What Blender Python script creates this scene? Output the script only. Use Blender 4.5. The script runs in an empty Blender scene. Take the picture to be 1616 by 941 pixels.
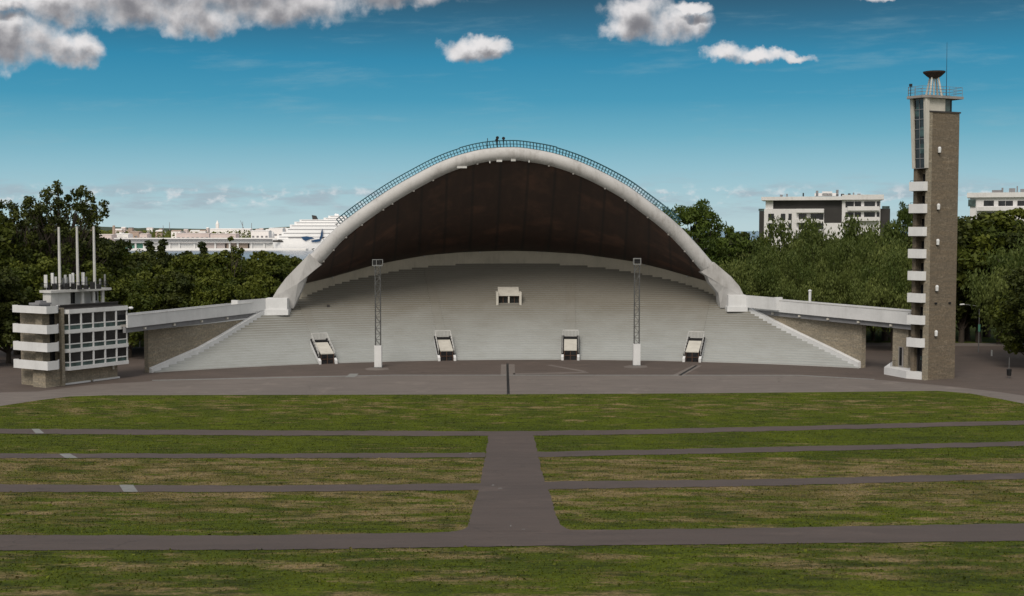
import bpy, bmesh, math, random
import numpy as np
from math import sin, cos, radians, sqrt, pi, atan, atan2
from mathutils import Vector
random.seed(7)
S = bpy.context.scene
COL = S.collection
F = 2000.0; TH = atan(110.5/F); CZ = 21.0

# ------------------------------------------------------------------ survey helpers (photograph measurements -> metres)
def ray(px, py):
    a = (px-808)/F; b = (470.5-py)/F
    return Vector((a, cos(TH)+b*sin(TH), -sin(TH)+b*cos(TH)))
def at(px, py, Y):
    r = ray(px, py); return Vector((0, 0, CZ)) + r*(Y/r.y)
def gz(px, py, z=0.0):
    r = ray(px, py); return Vector((0, 0, CZ)) + r*((z-CZ)/r.z)
def march(px, py, zf, t0=40, t1=400, dt=.5):
    r = ray(px, py); o = Vector((0, 0, CZ)); t = t0
    while t < t1:
        p = o+r*t
        if p.z <= zf(p.x, p.y):
            lo, hi = t-dt, t
            for _ in range(24):
                m = (lo+hi)/2; q = o+r*m
                if q.z <= zf(q.x, q.y): hi = m
                else: lo = m
            return o+r*hi
        t += dt
    return None
def proj(p):
    d = p-Vector((0, 0, CZ)); w = d.y*cos(TH)-d.z*sin(TH); u = d.y*sin(TH)+d.z*cos(TH)
    return 808+F*d.x/w, 470.5-F*u/w
def terrain_z(x, y):
    if y > 140: return 0.0
    q = (125-y)/8.0
    z = .0955*8*(math.log1p(math.exp(q)) if q < 30 else q)
    if y < 40: z = min(z, 8.4)
    return max(0.0, z-.0955*8*math.log1p(math.exp(-15/8.0)))
def gt(px, py): return march(px, py, terrain_z)
def lerp_tab(tab, x):
    if x <= tab[0][0]: return tab[0][1]
    for (a, b), (c, d) in zip(tab, tab[1:]):
        if x <= c: return b+(d-b)*(x-a)/(c-a)
    return tab[-1][1]

# ------------------------------------------------------------------ materials
def nt(name):
    m = bpy.data.materials.new(name); m.use_nodes = True
    n = m.node_tree.nodes; b = n['Principled BSDF']; return m, n, m.node_tree.links, b
def mixc(n, l, fac, a, b, mode='MIX'):
    x = n.new('ShaderNodeMix'); x.data_type = 'RGBA'; x.blend_type = mode
    for s, v in ((0, fac), (6, a), (7, b)):
        if hasattr(v, 'is_linked'): l.new(v, x.inputs[s])
        elif s == 0: x.inputs[0].default_value = v
        else: x.inputs[s].default_value = (*v, 1)
    return x.outputs[2]
def noise(n, l, vec, scale, detail=6, rough=.6, sx=(1, 1, 1)):
    mp = n.new('ShaderNodeMapping'); mp.inputs['Scale'].default_value = sx; l.new(vec, mp.inputs[0])
    t = n.new('ShaderNodeTexNoise'); t.inputs['Scale'].default_value = scale; t.inputs['Detail'].default_value = detail
    t.inputs['Roughness'].default_value = rough; l.new(mp.outputs[0], t.inputs['Vector']); return t.outputs['Fac']
def ramp(n, l, fac, stops):
    r = n.new('ShaderNodeValToRGB'); l.new(fac, r.inputs[0]); e = r.color_ramp.elements
    e[0].position, e[1].position = stops[0][0], stops[-1][0]
    for p, c in stops[1:-1]: e.new(p)
    for el, (p, c) in zip(sorted(e, key=lambda q: q.position), stops):
        el.color = (c, c, c, 1) if not isinstance(c, tuple) else (*c, 1)
    return r.outputs[0]
def mat(name, c, c2=None, scale=.6, rough=.85, metal=0, streak=0, streak_col=(.12, .10, .08), bump=.0, grain=.12):
    m, n, l, b = nt(name); tc = n.new('ShaderNodeTexCoord').outputs['Object']
    c2 = c2 or tuple(x*.8 for x in c)
    f = ramp(n, l, noise(n, l, tc, scale, 8, .65), [(.35, 0.0), (.65, 1.0)])
    col = mixc(n, l, f, c, c2)
    if grain:
        g = noise(n, l, tc, scale*14, 4, .7)
        col = mixc(n, l, ramp(n, l, g, [(.3, 0.0), (.7, grain)]), col, tuple(x*.35 for x in c))
    if streak:
        s = noise(n, l, tc, 1.0, 5, .7, (2.2, 2.2, .12))
        s2 = noise(n, l, tc, .35, 3, .5)
        mm = n.new('ShaderNodeMath'); mm.operation = 'MULTIPLY'; l.new(s, mm.inputs[0]); l.new(s2, mm.inputs[1])
        col = mixc(n, l, ramp(n, l, mm.outputs[0], [(.24, 0.0), (.42, streak)]), col, streak_col)
    l.new(col, b.inputs['Base Color']); b.inputs['Roughness'].default_value = rough; b.inputs['Metallic'].default_value = metal
    if bump:
        bp = n.new('ShaderNodeBump'); bp.inputs['Strength'].default_value = bump; bp.inputs['Distance'].default_value = .05
        l.new(noise(n, l, tc, scale*10, 6, .7), bp.inputs['Height']); l.new(bp.outputs[0], b.inputs['Normal'])
    return m
def stone(name, ca, cb, mortar, bw=.55, bh=.16, warm=(.30, .24, .16)):
    m, n, l, b = nt(name); tcn = n.new('ShaderNodeTexCoord'); uv = tcn.outputs['UV']; ob = tcn.outputs['Object']
    br = n.new('ShaderNodeTexBrick'); l.new(uv, br.inputs['Vector'])
    br.inputs['Scale'].default_value = 1; br.inputs['Brick Width'].default_value = bw; br.inputs['Row Height'].default_value = bh
    br.inputs['Mortar Size'].default_value = .012; br.inputs['Bias'].default_value = 0
    br.inputs['Color1'].default_value = (*ca, 1); br.inputs['Color2'].default_value = (*cb, 1); br.inputs['Mortar'].default_value = (*mortar, 1)
    col = br.outputs['Color']
    rows = noise(n, l, uv, 1, 3, .6, (.15, 2.6, 1))
    col = mixc(n, l, ramp(n, l, rows, [(.42, 0.0), (.62, .55)]), col, warm)
    big = noise(n, l, ob, .16, 5, .6)
    col = mixc(n, l, ramp(n, l, big, [(.4, 0.0), (.65, .4)]), col, tuple(x*.55 for x in ca))
    fine = noise(n, l, uv, 3.2, 6, .75)
    col = mixc(n, l, ramp(n, l, fine, [(.44, 0.0), (.62, .85)]), col, tuple(x*.38 for x in ca))
    mot = noise(n, l, uv, .9, 6, .75, (.5, 1.6, 1)); col = mixc(n, l, ramp(n, l, mot, [(.46, 0.0), (.64, .7)]), col, tuple(x*.5 for x in ca))
    col = mixc(n, l, ramp(n, l, mot, [(.30, .6), (.42, 0.0)]), col, tuple(min(1, x*1.35) for x in ca))
    l.new(col, b.inputs['Base Color']); b.inputs['Roughness'].default_value = .95
    bp = n.new('ShaderNodeBump'); bp.inputs['Strength'].default_value = .7; bp.inputs['Distance'].default_value = .04
    l.new(br.outputs['Fac'], bp.inputs['Height']); bp.invert = True; l.new(bp.outputs[0], b.inputs['Normal'])
    return m
MT = {}
MT['white'] = mat('white_paint', (.62, .62, .61), (.50, .50, .49), .5, .7, streak=.35, streak_col=(.25, .24, .22))
MT['white_clean'] = mat('white_render', (.72, .73, .74), (.62, .63, .64), .3, .7, streak=.15, streak_col=(.35, .34, .33))
MT['cream'] = mat('cream_panel', (.60, .58, .52), (.50, .48, .43), .8, .7, streak=.2)
MT['arch'] = mat('arch_paint', (.53, .525, .52), (.46, .455, .45), .35, .75, streak=.4, streak_col=(.17, .15, .13))
MT['concrete'] = mat('concrete', (.30, .29, .28), (.22, .21, .20), .5, .9, streak=.4)
MT['soffit'] = mat('grey_beam', (.24, .245, .26), (.19, .19, .20), .5, .9)
MT['rear'] = mat('rear_wall_render', (.56, .51, .42), (.48, .44, .36), .25, .9, streak=.2)
MT['stone'] = stone('limestone', (.43, .385, .30), (.28, .245, .19), (.23, .20, .165), warm=(.40, .32, .21))
MT['stone_dark'] = stone('tower_brick', (.27, .225, .165), (.16, .13, .095), (.12, .10, .08), .5, .14, (.25, .185, .115))
MT['rail'] = mat('teal_rail_paint', (.015, .085, .11), (.015, .06, .08), 2, .5, .3)
MT['dark'] = mat('dark_metal', (.02, .02, .022), (.012, .012, .013), 2, .5, .4)
MT['steel'] = mat('galvanised_steel', (.30, .31, .31), (.20, .20, .20), 3, .45, .6)
MT['old_steel'] = mat('weathered_steel', (.16, .165, .16), (.10, .10, .10), 3, .6, .4)
MT['tar'] = mat('roof_felt', (.06, .055, .055), (.04, .038, .036), .8, .95)
MT['brown'] = mat('brown_frame', (.12, .06, .035), (.08, .04, .025), 2, .6)
MT['bark'] = mat('bark', (.07, .055, .042), (.04, .032, .025), 3, .95, bump=.4)
MT['rust'] = mat('rusty_bowl', (.05, .028, .022), (.025, .018, .016), 3, .8)
MT['slab'] = mat('concrete_slab', (.23, .235, .225), (.17, .17, .165), 1.5, .9)
MT['tan'] = mat('tan_wall', (.42, .33, .27), (.34, .27, .22), .05, .85)
MT['pink'] = mat('pale_wall', (.66, .58, .55), (.55, .48, .46), .03, .85)
MT['far_white'] = mat('far_white_wall', (.86, .85, .83), (.78, .77, .76), .03, .8, grain=.03)
MT['green_clad'] = mat('green_cladding', (.10, .30, .22), (.08, .24, .18), .05, .7)
MT['black_clad'] = mat('black_cladding', (.028, .026, .024), (.02, .018, .017), .4, .6)
MT['apt_white'] = mat('apartment_render', (.72, .715, .72), (.64, .635, .64), .1, .8, streak=.15)
MT['ship_white'] = mat('ship_paint', (.9, .9, .9), (.85, .85, .86), .02, .4, grain=0)
MT['ship_blue'] = mat('ship_blue_paint', (.01, .06, .16), (.01, .05, .12), .05, .4)
MT['hill_green'] = mat('hillside_woods', (.05, .07, .03), (.03, .045, .025), .01, .95)
MT['lens'] = mat('lamp_glass', (.75, .77, .78), (.65, .66, .67), 2, .2)
def glass(name, c, rough=.12):
    m, n, l, b = nt(name); tc = n.new('ShaderNodeTexCoord').outputs['Object']
    col = mixc(n, l, ramp(n, l, noise(n, l, tc, .7, 3), [(.4, 0.0), (.6, 1.0)]), c, tuple(x*.4 for x in c))
    l.new(col, b.inputs['Base Color']); b.inputs['Roughness'].default_value = rough
    b.inputs['Specular IOR Level'].default_value = .6; return m
MT['glass'] = glass('window_glass', (.02, .022, .025))
MT['glass_green'] = glass('green_glass_panel', (.07, .12, .115), .3)
# seating: pale grey paint, worn, upright faces lightened to offset their weaker light
def seat_mat():
    m, n, l, b = nt('painted_terrace'); tc = n.new('ShaderNodeTexCoord').outputs['Object']
    col = mixc(n, l, ramp(n, l, noise(n, l, tc, .12, 6, .6), [(.35, 0.0), (.65, 1.0)]), (.335, .355, .355), (.295, .315, .312))
    col = mixc(n, l, ramp(n, l, noise(n, l, tc, 1.0, 5, .7, (.12, 1.2, 1.2)), [(.5, 0.0), (.72, .4)]), col, (.30, .295, .28))
    col = mixc(n, l, ramp(n, l, noise(n, l, tc, 2.5, 5, .7), [(.5, 0.0), (.75, .4)]), col, (.24, .235, .22))
    g = n.new('ShaderNodeNewGeometry'); sp = n.new('ShaderNodeSeparateXYZ'); l.new(g.outputs['Normal'], sp.inputs[0])
    up = n.new('ShaderNodeMath'); up.operation = 'LESS_THAN'; up.inputs[1].default_value = .5; l.new(sp.outputs[2], up.inputs[0])
    sc = n.new('ShaderNodeMath'); sc.operation = 'MULTIPLY'; sc.inputs[1].default_value = .8; l.new(up.outputs[0], sc.inputs[0])
    col = mixc(n, l, sc.outputs[0], col, (.42, .435, .43))
    l.new(col, b.inputs['Base Color']); b.inputs['Roughness'].default_value = .85; return m
MT['seat'] = seat_mat()
def riser_mat():      # painted risers, shade of the upper rows put into the colour by height
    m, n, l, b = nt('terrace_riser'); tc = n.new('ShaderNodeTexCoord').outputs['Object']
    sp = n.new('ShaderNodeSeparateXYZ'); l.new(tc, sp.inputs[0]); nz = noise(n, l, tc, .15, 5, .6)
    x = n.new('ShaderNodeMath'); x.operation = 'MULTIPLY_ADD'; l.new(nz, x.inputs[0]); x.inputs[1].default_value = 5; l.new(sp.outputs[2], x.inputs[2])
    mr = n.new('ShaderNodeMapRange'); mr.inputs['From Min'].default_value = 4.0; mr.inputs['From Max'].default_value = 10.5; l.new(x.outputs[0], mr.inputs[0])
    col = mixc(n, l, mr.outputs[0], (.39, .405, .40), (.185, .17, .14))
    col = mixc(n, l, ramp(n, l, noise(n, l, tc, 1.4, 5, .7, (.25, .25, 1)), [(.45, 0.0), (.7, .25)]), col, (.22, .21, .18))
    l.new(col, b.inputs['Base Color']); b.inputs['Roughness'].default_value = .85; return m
MT['riser'] = riser_mat()
def ceiling_mat():
    m, n, l, b = nt('brown_plank_ceiling'); uv = n.new('ShaderNodeTexCoord').outputs['UV']
    w = n.new('ShaderNodeTexWave'); w.bands_direction = 'Y'; w.inputs['Scale'].default_value = 1.1; w.inputs['Distortion'].default_value = .6
    l.new(uv, w.inputs[0])
    col = mixc(n, l, ramp(n, l, w.outputs['Fac'], [(.0, 0.0), (1.0, .35)]), (.040, .019, .0115), (.014, .007, .0045))
    col = mixc(n, l, ramp(n, l, noise(n, l, uv, 1, 5, .7, (.6, .16, 1)), [(.45, 0.0), (.68, .55)]), col, (.065, .031, .018))
    col = mixc(n, l, ramp(n, l, noise(n, l, uv, .13, 4, .6), [(.52, 0.0), (.66, .7)]), col, (.105, .048, .028))
    w2 = n.new('ShaderNodeTexWave'); w2.bands_direction = 'X'; w2.inputs['Scale'].default_value = .075; l.new(uv, w2.inputs[0])
    col = mixc(n, l, ramp(n, l, w2.outputs['Fac'], [(.95, 0.0), (1.0, .6)]), col, (.008, .006, .005))
    l.new(col, b.inputs['Base Color']); b.inputs['Roughness'].default_value = .65; return m
MT['ceiling'] = ceiling_mat()
def asphalt(name, c, c2, crack=.5, lines=None):
    m, n, l, b = nt(name); tc = n.new('ShaderNodeTexCoord').outputs['Object']
    col = mixc(n, l, ramp(n, l, noise(n, l, tc, .06, 7, .65), [(.35, 0.0), (.65, 1.0)]), c, c2)
    col = mixc(n, l, ramp(n, l, noise(n, l, tc, .5, 6, .7, (.3, 1.4, 1)), [(.45, 0.0), (.68, .75)]), col, tuple(x*.58 for x in c))
    col = mixc(n, l, ramp(n, l, noise(n, l, tc, .22, 7, .7), [(.56, 0.0), (.66, .45)]), col, tuple(x*1.45 for x in c))
    col = mixc(n, l, ramp(n, l, noise(n, l, tc, 9, 5, .8), [(.4, 0.0), (.7, .35)]), col, tuple(x*1.5 for x in c))
    v = n.new('ShaderNodeTexVoronoi'); v.feature = 'DISTANCE_TO_EDGE'; v.inputs['Scale'].default_value = .11
    nn = n.new('ShaderNodeTexNoise'); nn.inputs['Scale'].default_value = .5; nn.inputs['Detail'].default_value = 5; l.new(tc, nn.inputs[0])
    va = n.new('ShaderNodeVectorMath'); va.operation = 'MULTIPLY_ADD'; l.new(nn.outputs['Color'], va.inputs[0]); va.inputs[1].default_value = (3, 3, 0); l.new(tc, va.inputs[2])
    l.new(va.outputs[0], v.inputs['Vector'])
    cm = n.new('ShaderNodeMath'); cm.operation = 'MULTIPLY'; l.new(ramp(n, l, v.outputs['Distance'], [(.0, crack), (.008, 0.0)]), cm.inputs[0])
    l.new(ramp(n, l, noise(n, l, tc, .05, 3), [(.45, 0.0), (.6, 1.0)]), cm.inputs[1])
    col = mixc(n, l, cm.outputs[0], col, tuple(x*.35 for x in c))
    l.new(col, b.inputs['Base Color']); b.inputs['Roughness'].default_value = .9
    bp = n.new('ShaderNodeBump'); bp.inputs['Strength'].default_value = .3; bp.inputs['Distance'].default_value = .02
    l.new(noise(n, l, tc, 14, 4, .8), bp.inputs['Height']); l.new(bp.outputs[0], b.inputs['Normal']); return m
MT['plaza'] = asphalt('forecourt_asphalt', (.148, .126, .112), (.116, .100, .090))
MT['plaza_back'] = asphalt('old_asphalt', (.088, .066, .055), (.068, .053, .045))
MT['path'] = asphalt('path_asphalt', (.080, .059, .050), (.060, .045, .039), .7)
def mth_node(n, l, op, a, b_):
    x = n.new('ShaderNodeMath'); x.operation = op; l.new(a, x.inputs[0]); x.inputs[1].default_value = b_; return x.outputs[0]
def grass_mat():
    m, n, l, b = nt('mown_grass'); tc = n.new('ShaderNodeTexCoord').outputs['Object']
    sp = n.new('ShaderNodeSeparateXYZ'); l.new(tc, sp.inputs[0])
    mr = n.new('ShaderNodeMapRange'); mr.inputs['From Min'].default_value = 40; mr.inputs['From Max'].default_value = 170; l.new(sp.outputs[1], mr.inputs[0])
    # how dry each terrace of lawn is
    P = lambda y: (y-40)/130
    dry = ramp(n, l, mr.outputs[0], [(P(46), .46), (P(61), .42), (P(66), .50), (P(82), .66), (P(86), .70), (P(103), .66), (P(106), .30), (P(124), .22), (P(131), .20), (P(148), .50), (P(160), .30)])
    green = mixc(n, l, ramp(n, l, noise(n, l, tc, .12, 6, .65), [(.35, 0.0), (.65, 1.0)]), (.108, .138, .005), (.060, .084, .005))
    patch = noise(n, l, tc, .62, 7, .64, (.34, .9, 1))
    a = n.new('ShaderNodeMath'); a.operation = 'ADD'; l.new(patch, a.inputs[0])
    d2 = n.new('ShaderNodeMath'); d2.operation = 'MULTIPLY_ADD'; l.new(dry, d2.inputs[0]); d2.inputs[1].default_value = .40; d2.inputs[2].default_value = -.24
    l.new(d2.outputs[0], a.inputs[1])
    fine = noise(n, l, tc, 1.9, 6, .78, (.6, 1.0, 1))
    a2 = n.new('ShaderNodeMath'); a2.operation = 'MULTIPLY_ADD'; l.new(fine, a2.inputs[0]); a2.inputs[1].default_value = .45; l.new(a.outputs[0], a2.inputs[2])
    wv = n.new('ShaderNodeTexWave'); wv.bands_direction = 'DIAGONAL'; wv.inputs['Scale'].default_value = .11; wv.inputs['Distortion'].default_value = 5; wv.inputs['Detail'].default_value = 3; l.new(tc, wv.inputs[0])
    a3 = n.new('ShaderNodeMath'); a3.operation = 'MULTIPLY'; l.new(wv.outputs['Fac'], a3.inputs[0]); l.new(dry, a3.inputs[1])
    a4 = n.new('ShaderNodeMath'); a4.operation = 'MULTIPLY_ADD'; l.new(a3.outputs[0], a4.inputs[0]); a4.inputs[1].default_value = .16; l.new(a2.outputs[0], a4.inputs[2])
    f = ramp(n, l, a4.outputs[0], [(.69, 0.0), (.82, .95)])
    straw = mixc(n, l, ramp(n, l, noise(n, l, tc, .25, 5, .6), [(.4, 0.0), (.6, 1.0)]), (.310, .225, .115), (.155, .125, .040))
    col = mixc(n, l, f, green, straw)
    dk = noise(n, l, tc, .8, 8, .75, (.5, 1.1, 1))
    col = mixc(n, l, ramp(n, l, dk, [(.50, 0.0), (.60, .75)]), col, (.028, .038, .005))
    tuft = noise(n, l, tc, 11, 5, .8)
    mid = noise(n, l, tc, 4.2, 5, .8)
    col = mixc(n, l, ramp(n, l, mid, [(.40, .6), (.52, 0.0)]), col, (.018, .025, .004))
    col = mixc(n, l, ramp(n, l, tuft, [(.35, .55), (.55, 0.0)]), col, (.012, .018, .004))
    ta = n.new('ShaderNodeAttribute'); ta.attribute_name = 'tone'      # blades: 0 = turf, up to 1 = yellow tip
    col = mixc(n, l, mth_node(n, l, 'MULTIPLY', ta.outputs['Fac'], .55), col, (.17, .19, .035))
    l.new(col, b.inputs['Base Color']); b.inputs['Roughness'].default_value = .95; b.inputs['Specular IOR Level'].default_value = .15
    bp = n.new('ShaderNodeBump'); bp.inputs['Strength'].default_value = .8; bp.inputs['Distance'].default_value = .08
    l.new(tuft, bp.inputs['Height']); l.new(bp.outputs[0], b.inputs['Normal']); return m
MT['grass'] = grass_mat()
def sea_mat():
    m, n, l, b = nt('sea_water'); tc = n.new('ShaderNodeTexCoord').outputs['Object']
    b.inputs['Base Color'].default_value = (.24, .27, .30, 1); b.inputs['Roughness'].default_value = .25
    bp = n.new('ShaderNodeBump'); bp.inputs['Strength'].default_value = .12; bp.inputs['Distance'].default_value = .5
    l.new(noise(n, l, tc, .12, 5, .6), bp.inputs['Height']); l.new(bp.outputs[0], b.inputs['Normal']); return m
MT['sea'] = sea_mat()
def leaf_mat(name, a, bcol, tr=.25):
    m, n, l, b = nt(name); at_ = n.new('ShaderNodeAttribute'); at_.attribute_name = 'tone'
    oi = n.new('ShaderNodeObjectInfo')
    col = mixc(n, l, at_.outputs['Fac'], a, bcol)
    col = mixc(n, l, ramp(n, l, oi.outputs['Random'], [(.0, 0.0), (1.0, .35)]), col, tuple(x*.6 for x in a))
    l.new(col, b.inputs['Base Color']); b.inputs['Roughness'].default_value = .6; b.inputs['Specular IOR Level'].default_value = .2
    t = n.new('ShaderNodeBsdfTranslucent'); l.new(col, t.inputs[0]); mx = n.new('ShaderNodeMixShader'); mx.inputs[0].default_value = tr
    l.new(b.outputs[0], mx.inputs[1]); l.new(t.outputs[0], mx.inputs[2]); l.new(mx.outputs[0], n['Material Output'].inputs[0]); return m
MT['leaf'] = leaf_mat('broad_leaves', (.044, .064, .009), (.120, .138, .018))
MT['leaf_dark'] = leaf_mat('dark_leaves', (.028, .040, .009), (.075, .088, .016))
MT['leaf_pine'] = leaf_mat('pine_needles', (.035, .062, .010), (.095, .135, .020))
MT['leaf_willow'] = leaf_mat('willow_leaves', (.052, .078, .014), (.155, .185, .048))

# ------------------------------------------------------------------ mesh builder (world coordinates)
def ident(a, b, z): return (a, b, z)
class MB:
    def __init__(s): s.v = []; s.f = []
    def add(s, vs, fs):
        o = len(s.v); s.v += [tuple(v) for v in vs]; s.f += [tuple(i+o for i in f) for f in fs]; return s
    def hexa(s, p): return s.add(p, [(3, 2, 1, 0), (4, 5, 6, 7), (0, 1, 5, 4), (1, 2, 6, 5), (2, 3, 7, 6), (3, 0, 4, 7)])
    def box(s, a0, a1, b0, b1, z0, z1, fr=ident):
        return s.hexa([fr(a0, b0, z0), fr(a1, b0, z0), fr(a1, b1, z0), fr(a0, b1, z0), fr(a0, b0, z1), fr(a1, b0, z1), fr(a1, b1, z1), fr(a0, b1, z1)])
    def prism(s, poly, z0, z1, fr=ident):
        n = len(poly); vs = [fr(a, b, z0) for a, b in poly]+[fr(a, b, z1) for a, b in poly]
        return s.add(vs, [tuple(range(n))[::-1], tuple(range(n, 2*n))]+[(i, (i+1) % n, n+(i+1) % n, n+i) for i in range(n)])
    def tube(s, p0, p1, r0, r1=None, n=6, cap=True):
        r1 = r0 if r1 is None else r1
        p0 = Vector(p0); p1 = Vector(p1); d = (p1-p0).normalized()
        x = d.orthogonal().normalized(); y = d.cross(x); vs = []
        for p, r in ((p0, r0), (p1, r1)):
            vs += [p+(x*cos(2*pi*i/n)+y*sin(2*pi*i/n))*r for i in range(n)]
        fs = [(i, (i+1) % n, n+(i+1) % n, n+i) for i in range(n)]
        if cap: fs += [tuple(range(n))[::-1], tuple(range(n, 2*n))]
        return s.add(vs, fs)
    def path(s, pts, rad, n=16, up=Vector((0, 1, 0))):
        rings = []; P = [Vector(p) for p in pts]
        for i, p in enumerate(P):
            d = (P[min(i+1, len(P)-1)]-P[max(i-1, 0)]).normalized(); x = up.cross(d).normalized(); y = d.cross(x)
            r = rad[i] if hasattr(rad, '__len__') else rad
            rings.append([p+(x*cos(2*pi*k/n)+y*sin(2*pi*k/n))*r for k in range(n)])
        return s.loft(rings, True, True)
    def loft(s, rings, closed=True, cap=False):
        n = len(rings[0]); vs = [v for r in rings for v in r]; fs = []
        for j in range(len(rings)-1):
            for i in range(n if closed else n-1):
                k = (i+1) % n; fs.append((j*n+i, j*n+k, (j+1)*n+k, (j+1)*n+i))
        if cap: fs += [tuple(range(n))[::-1], tuple((len(rings)-1)*n+i for i in range(n))]
        return s.add(vs, fs)
    def lathe(s, c, prof, n=16):
        return s.loft([[(c[0]+r*cos(2*pi*i/n), c[1]+r*sin(2*pi*i/n), c[2]+z) for i in range(n)] for r, z in prof], True, True)
    def build(s, name, m, parent=None, smooth=False, fix=True):
        org = Vector((0, 0, 0))
        if parent is not None:
            q = parent
            while q.parent is not None: q = q.parent
            org = Vector(q['_org']) if '_org' in q else q.location.copy()
        me = bpy.data.meshes.new(name)
        me.from_pydata([tuple(Vector(v)-org) for v in s.v], [], s.f)
        if fix:
            bm = bmesh.new(); bm.from_mesh(me); bmesh.ops.recalc_face_normals(bm, faces=bm.faces[:]); bm.to_mesh(me); bm.free()
        me.update()
        uvl = me.uv_layers.new(name='UVMap'); co = me.vertices
        for p in me.polygons:
            nn = p.normal
            if abs(nn.z) > .75: tx, ty = Vector((1, 0, 0)), Vector((0, 1, 0))
            else:
                tx = Vector((-nn.y, nn.x, 0)).normalized(); ty = Vector((0, 0, 1))
            for li in p.loop_indices:
                q = co[me.loops[li].vertex_index].co; uvl.data[li].uv = (q.dot(tx), q.dot(ty))
        if smooth: me.polygons.foreach_set('use_smooth', [True]*len(me.polygons))
        me.materials.append(MT[m] if isinstance(m, str) else m)
        o = bpy.data.objects.new(name, me); COL.objects.link(o)
        if parent is not None: o.parent = parent
        return o
def tag(o, label=None, cat=None, group=None, kind=None):
    if label: o['label'] = label
    if cat: o['category'] = cat
    if group: o['group'] = group
    if kind: o['kind'] = kind
    return o
def empty(name, loc, label, cat, group=None):
    o = bpy.data.objects.new(name, None); COL.objects.link(o); o.location = loc; return tag(o, label, cat, group)
def struct(name, mb, m, **k): return tag(mb.build(name, m, **k), kind='structure')
def copy_tree(o, parent=None):
    c = o.copy(); COL.objects.link(c)
    if parent is not None: c.parent = parent
    for ch in list(o.children): copy_tree(ch, c)
    return c
def frame(o, adir):
    ax, ay = adir; L = sqrt(ax*ax+ay*ay); ax /= L; ay /= L
    return lambda a, b, z: (o[0]+ax*a-ay*b, o[1]+ay*a+ax*b, z)

# ================================================================== GROUND
g = MB()
ys = [-60, 0, 20, 30, 38, 40]+[42+i*2 for i in range(50)]+[145, 160, 200, 240, 300, 400, 560, 700]
xs = [-700, -400, -200]+[-120+i*10 for i in range(25)]+[200, 400, 700]
vs = [(x, y, terrain_z(x, y)) for y in ys for x in xs]; nx = len(xs)
g.add(vs, [(j*nx+i, j*nx+i+1, (j+1)*nx+i+1, (j+1)*nx+i) for j in range(len(ys)-1) for i in range(nx-1)])
# the land runs down from here to the shore
xs2 = [-700, 700]
g.add([(-700, 700, 0), (700, 700, 0), (1400, 1250, -11), (-1400, 1250, -11)], [(0, 1, 2, 3)])
struct('ground', g, 'grass', fix=False)
s_ = MB(); s_.add([(-9000, 1200, -10), (9000, 1200, -10), (9000, 12000, -10), (-9000, 12000, -10)], [(0, 1, 2, 3)])
struct('sea', s_, 'sea', fix=False)
def poly_sheet(name, pts, z, m):
    b = MB(); b.add([(x, y, z) for x, y in pts], [tuple(range(len(pts)))]); o = struct(name, b, m)
    if o.data.polygons[0].normal.z < 0: o.data.flip_normals()
    return o
def gxy(px, py): p = gz(px, py); return (p.x, p.y)
front = [(-150, 118), gxy(-60, 652), gxy(0, 641), gxy(60, 632), gxy(110, 626), gxy(170, 624), gxy(400, 623.5), gxy(620, 623), gxy(805, 622.5), gxy(1100, 621), gxy(1350, 618.5), gxy(1480, 617), gxy(1530, 621), gxy(1580, 630), gxy(1640, 642), (150, 118)]
poly_sheet('forecourt', front+[(150, 228), (60, 232), (20, 260), (-40, 260), (-60, 224), (-100, 222), (-150, 222)], .006, 'plaza')
apf = [gxy(60, 618), gxy(150, 607), gxy(300, 598.5), gxy(450, 594), gxy(620, 592), gxy(805, 591.5), gxy(1100, 592), gxy(1260, 592.5), gxy(1380, 599), gxy(1480, 608), gxy(1570, 618), gxy(1640, 628)]
poly_sheet('apron', [(-110, 150)]+apf+[(112, 165), (112, 226), (-110, 219)], .010, 'plaza_back')
RIB = []
def ribbon(name, up, lo, off, m, n=60, rows=2):
    RIB.append((up, lo, up[0][0], up[-1][0]))
    x0, x1 = up[0][0], up[-1][0]; b = MB(); V = []
    for j in range(rows+1):
        for i in range(n+1):
            t = i/n
            def P(tab):
                x = tab[0][0]+(tab[-1][0]-tab[0][0])*t; return x, lerp_tab(tab, x)
            (xa, ya), (xb, yb) = P(up), P(lo); w = j/rows
            jit = (random.uniform(-.6, .6) if j in (0, rows) and n > 20 else 0)
            p = gt(xa+(xb-xa)*w, ya+(yb-ya)*w+jit); V.append((p.x, p.y, terrain_z(p.x, p.y)+off))
    b.add(V, [(j*(n+1)+i, (j+1)*(n+1)+i, (j+1)*(n+1)+i+1, j*(n+1)+i+1) for j in range(rows) for i in range(n)])
    o = struct(name, b, m, fix=False)
    if o.data.polygons[0].normal.z < 0: o.data.flip_normals()
    return o
ribbon('cross_path_far', [(-260, 675), (0, 677), (400, 679.5), (780, 681), (1000, 678.5), (1200, 674), (1616, 664), (1900, 657)],
       [(-260, 683), (0, 685), (400, 687.5), (780, 688.5), (1000, 686), (1200, 681), (1616, 670.5), (1900, 663)], .024, 'path', 130)
ribbon('cross_path_second', [(-260, 714), (0, 716), (400, 716.5), (766, 715)], [(-260, 721), (0, 723.5), (400, 723.5), (766, 722.5)], .024, 'path', 70)
ribbon('cross_path_second', [(846, 713.5), (1200, 706.5), (1616, 697), (1900, 690)], [(846, 722), (1200, 714.5), (1616, 704), (1900, 696.5)], .024, 'path', 70)
ribbon('cross_path_third', [(-260, 762), (0, 765), (400, 767), (760, 763.5)], [(-260, 774), (0, 777), (400, 777), (757, 774)], .024, 'path', 70)
ribbon('cross_path_third', [(858, 760.5), (1200, 757), (1616, 747), (1900, 739)], [(863, 773), (1200, 767.5), (1616, 756.5), (1900, 748)], .024, 'path', 70)
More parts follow.
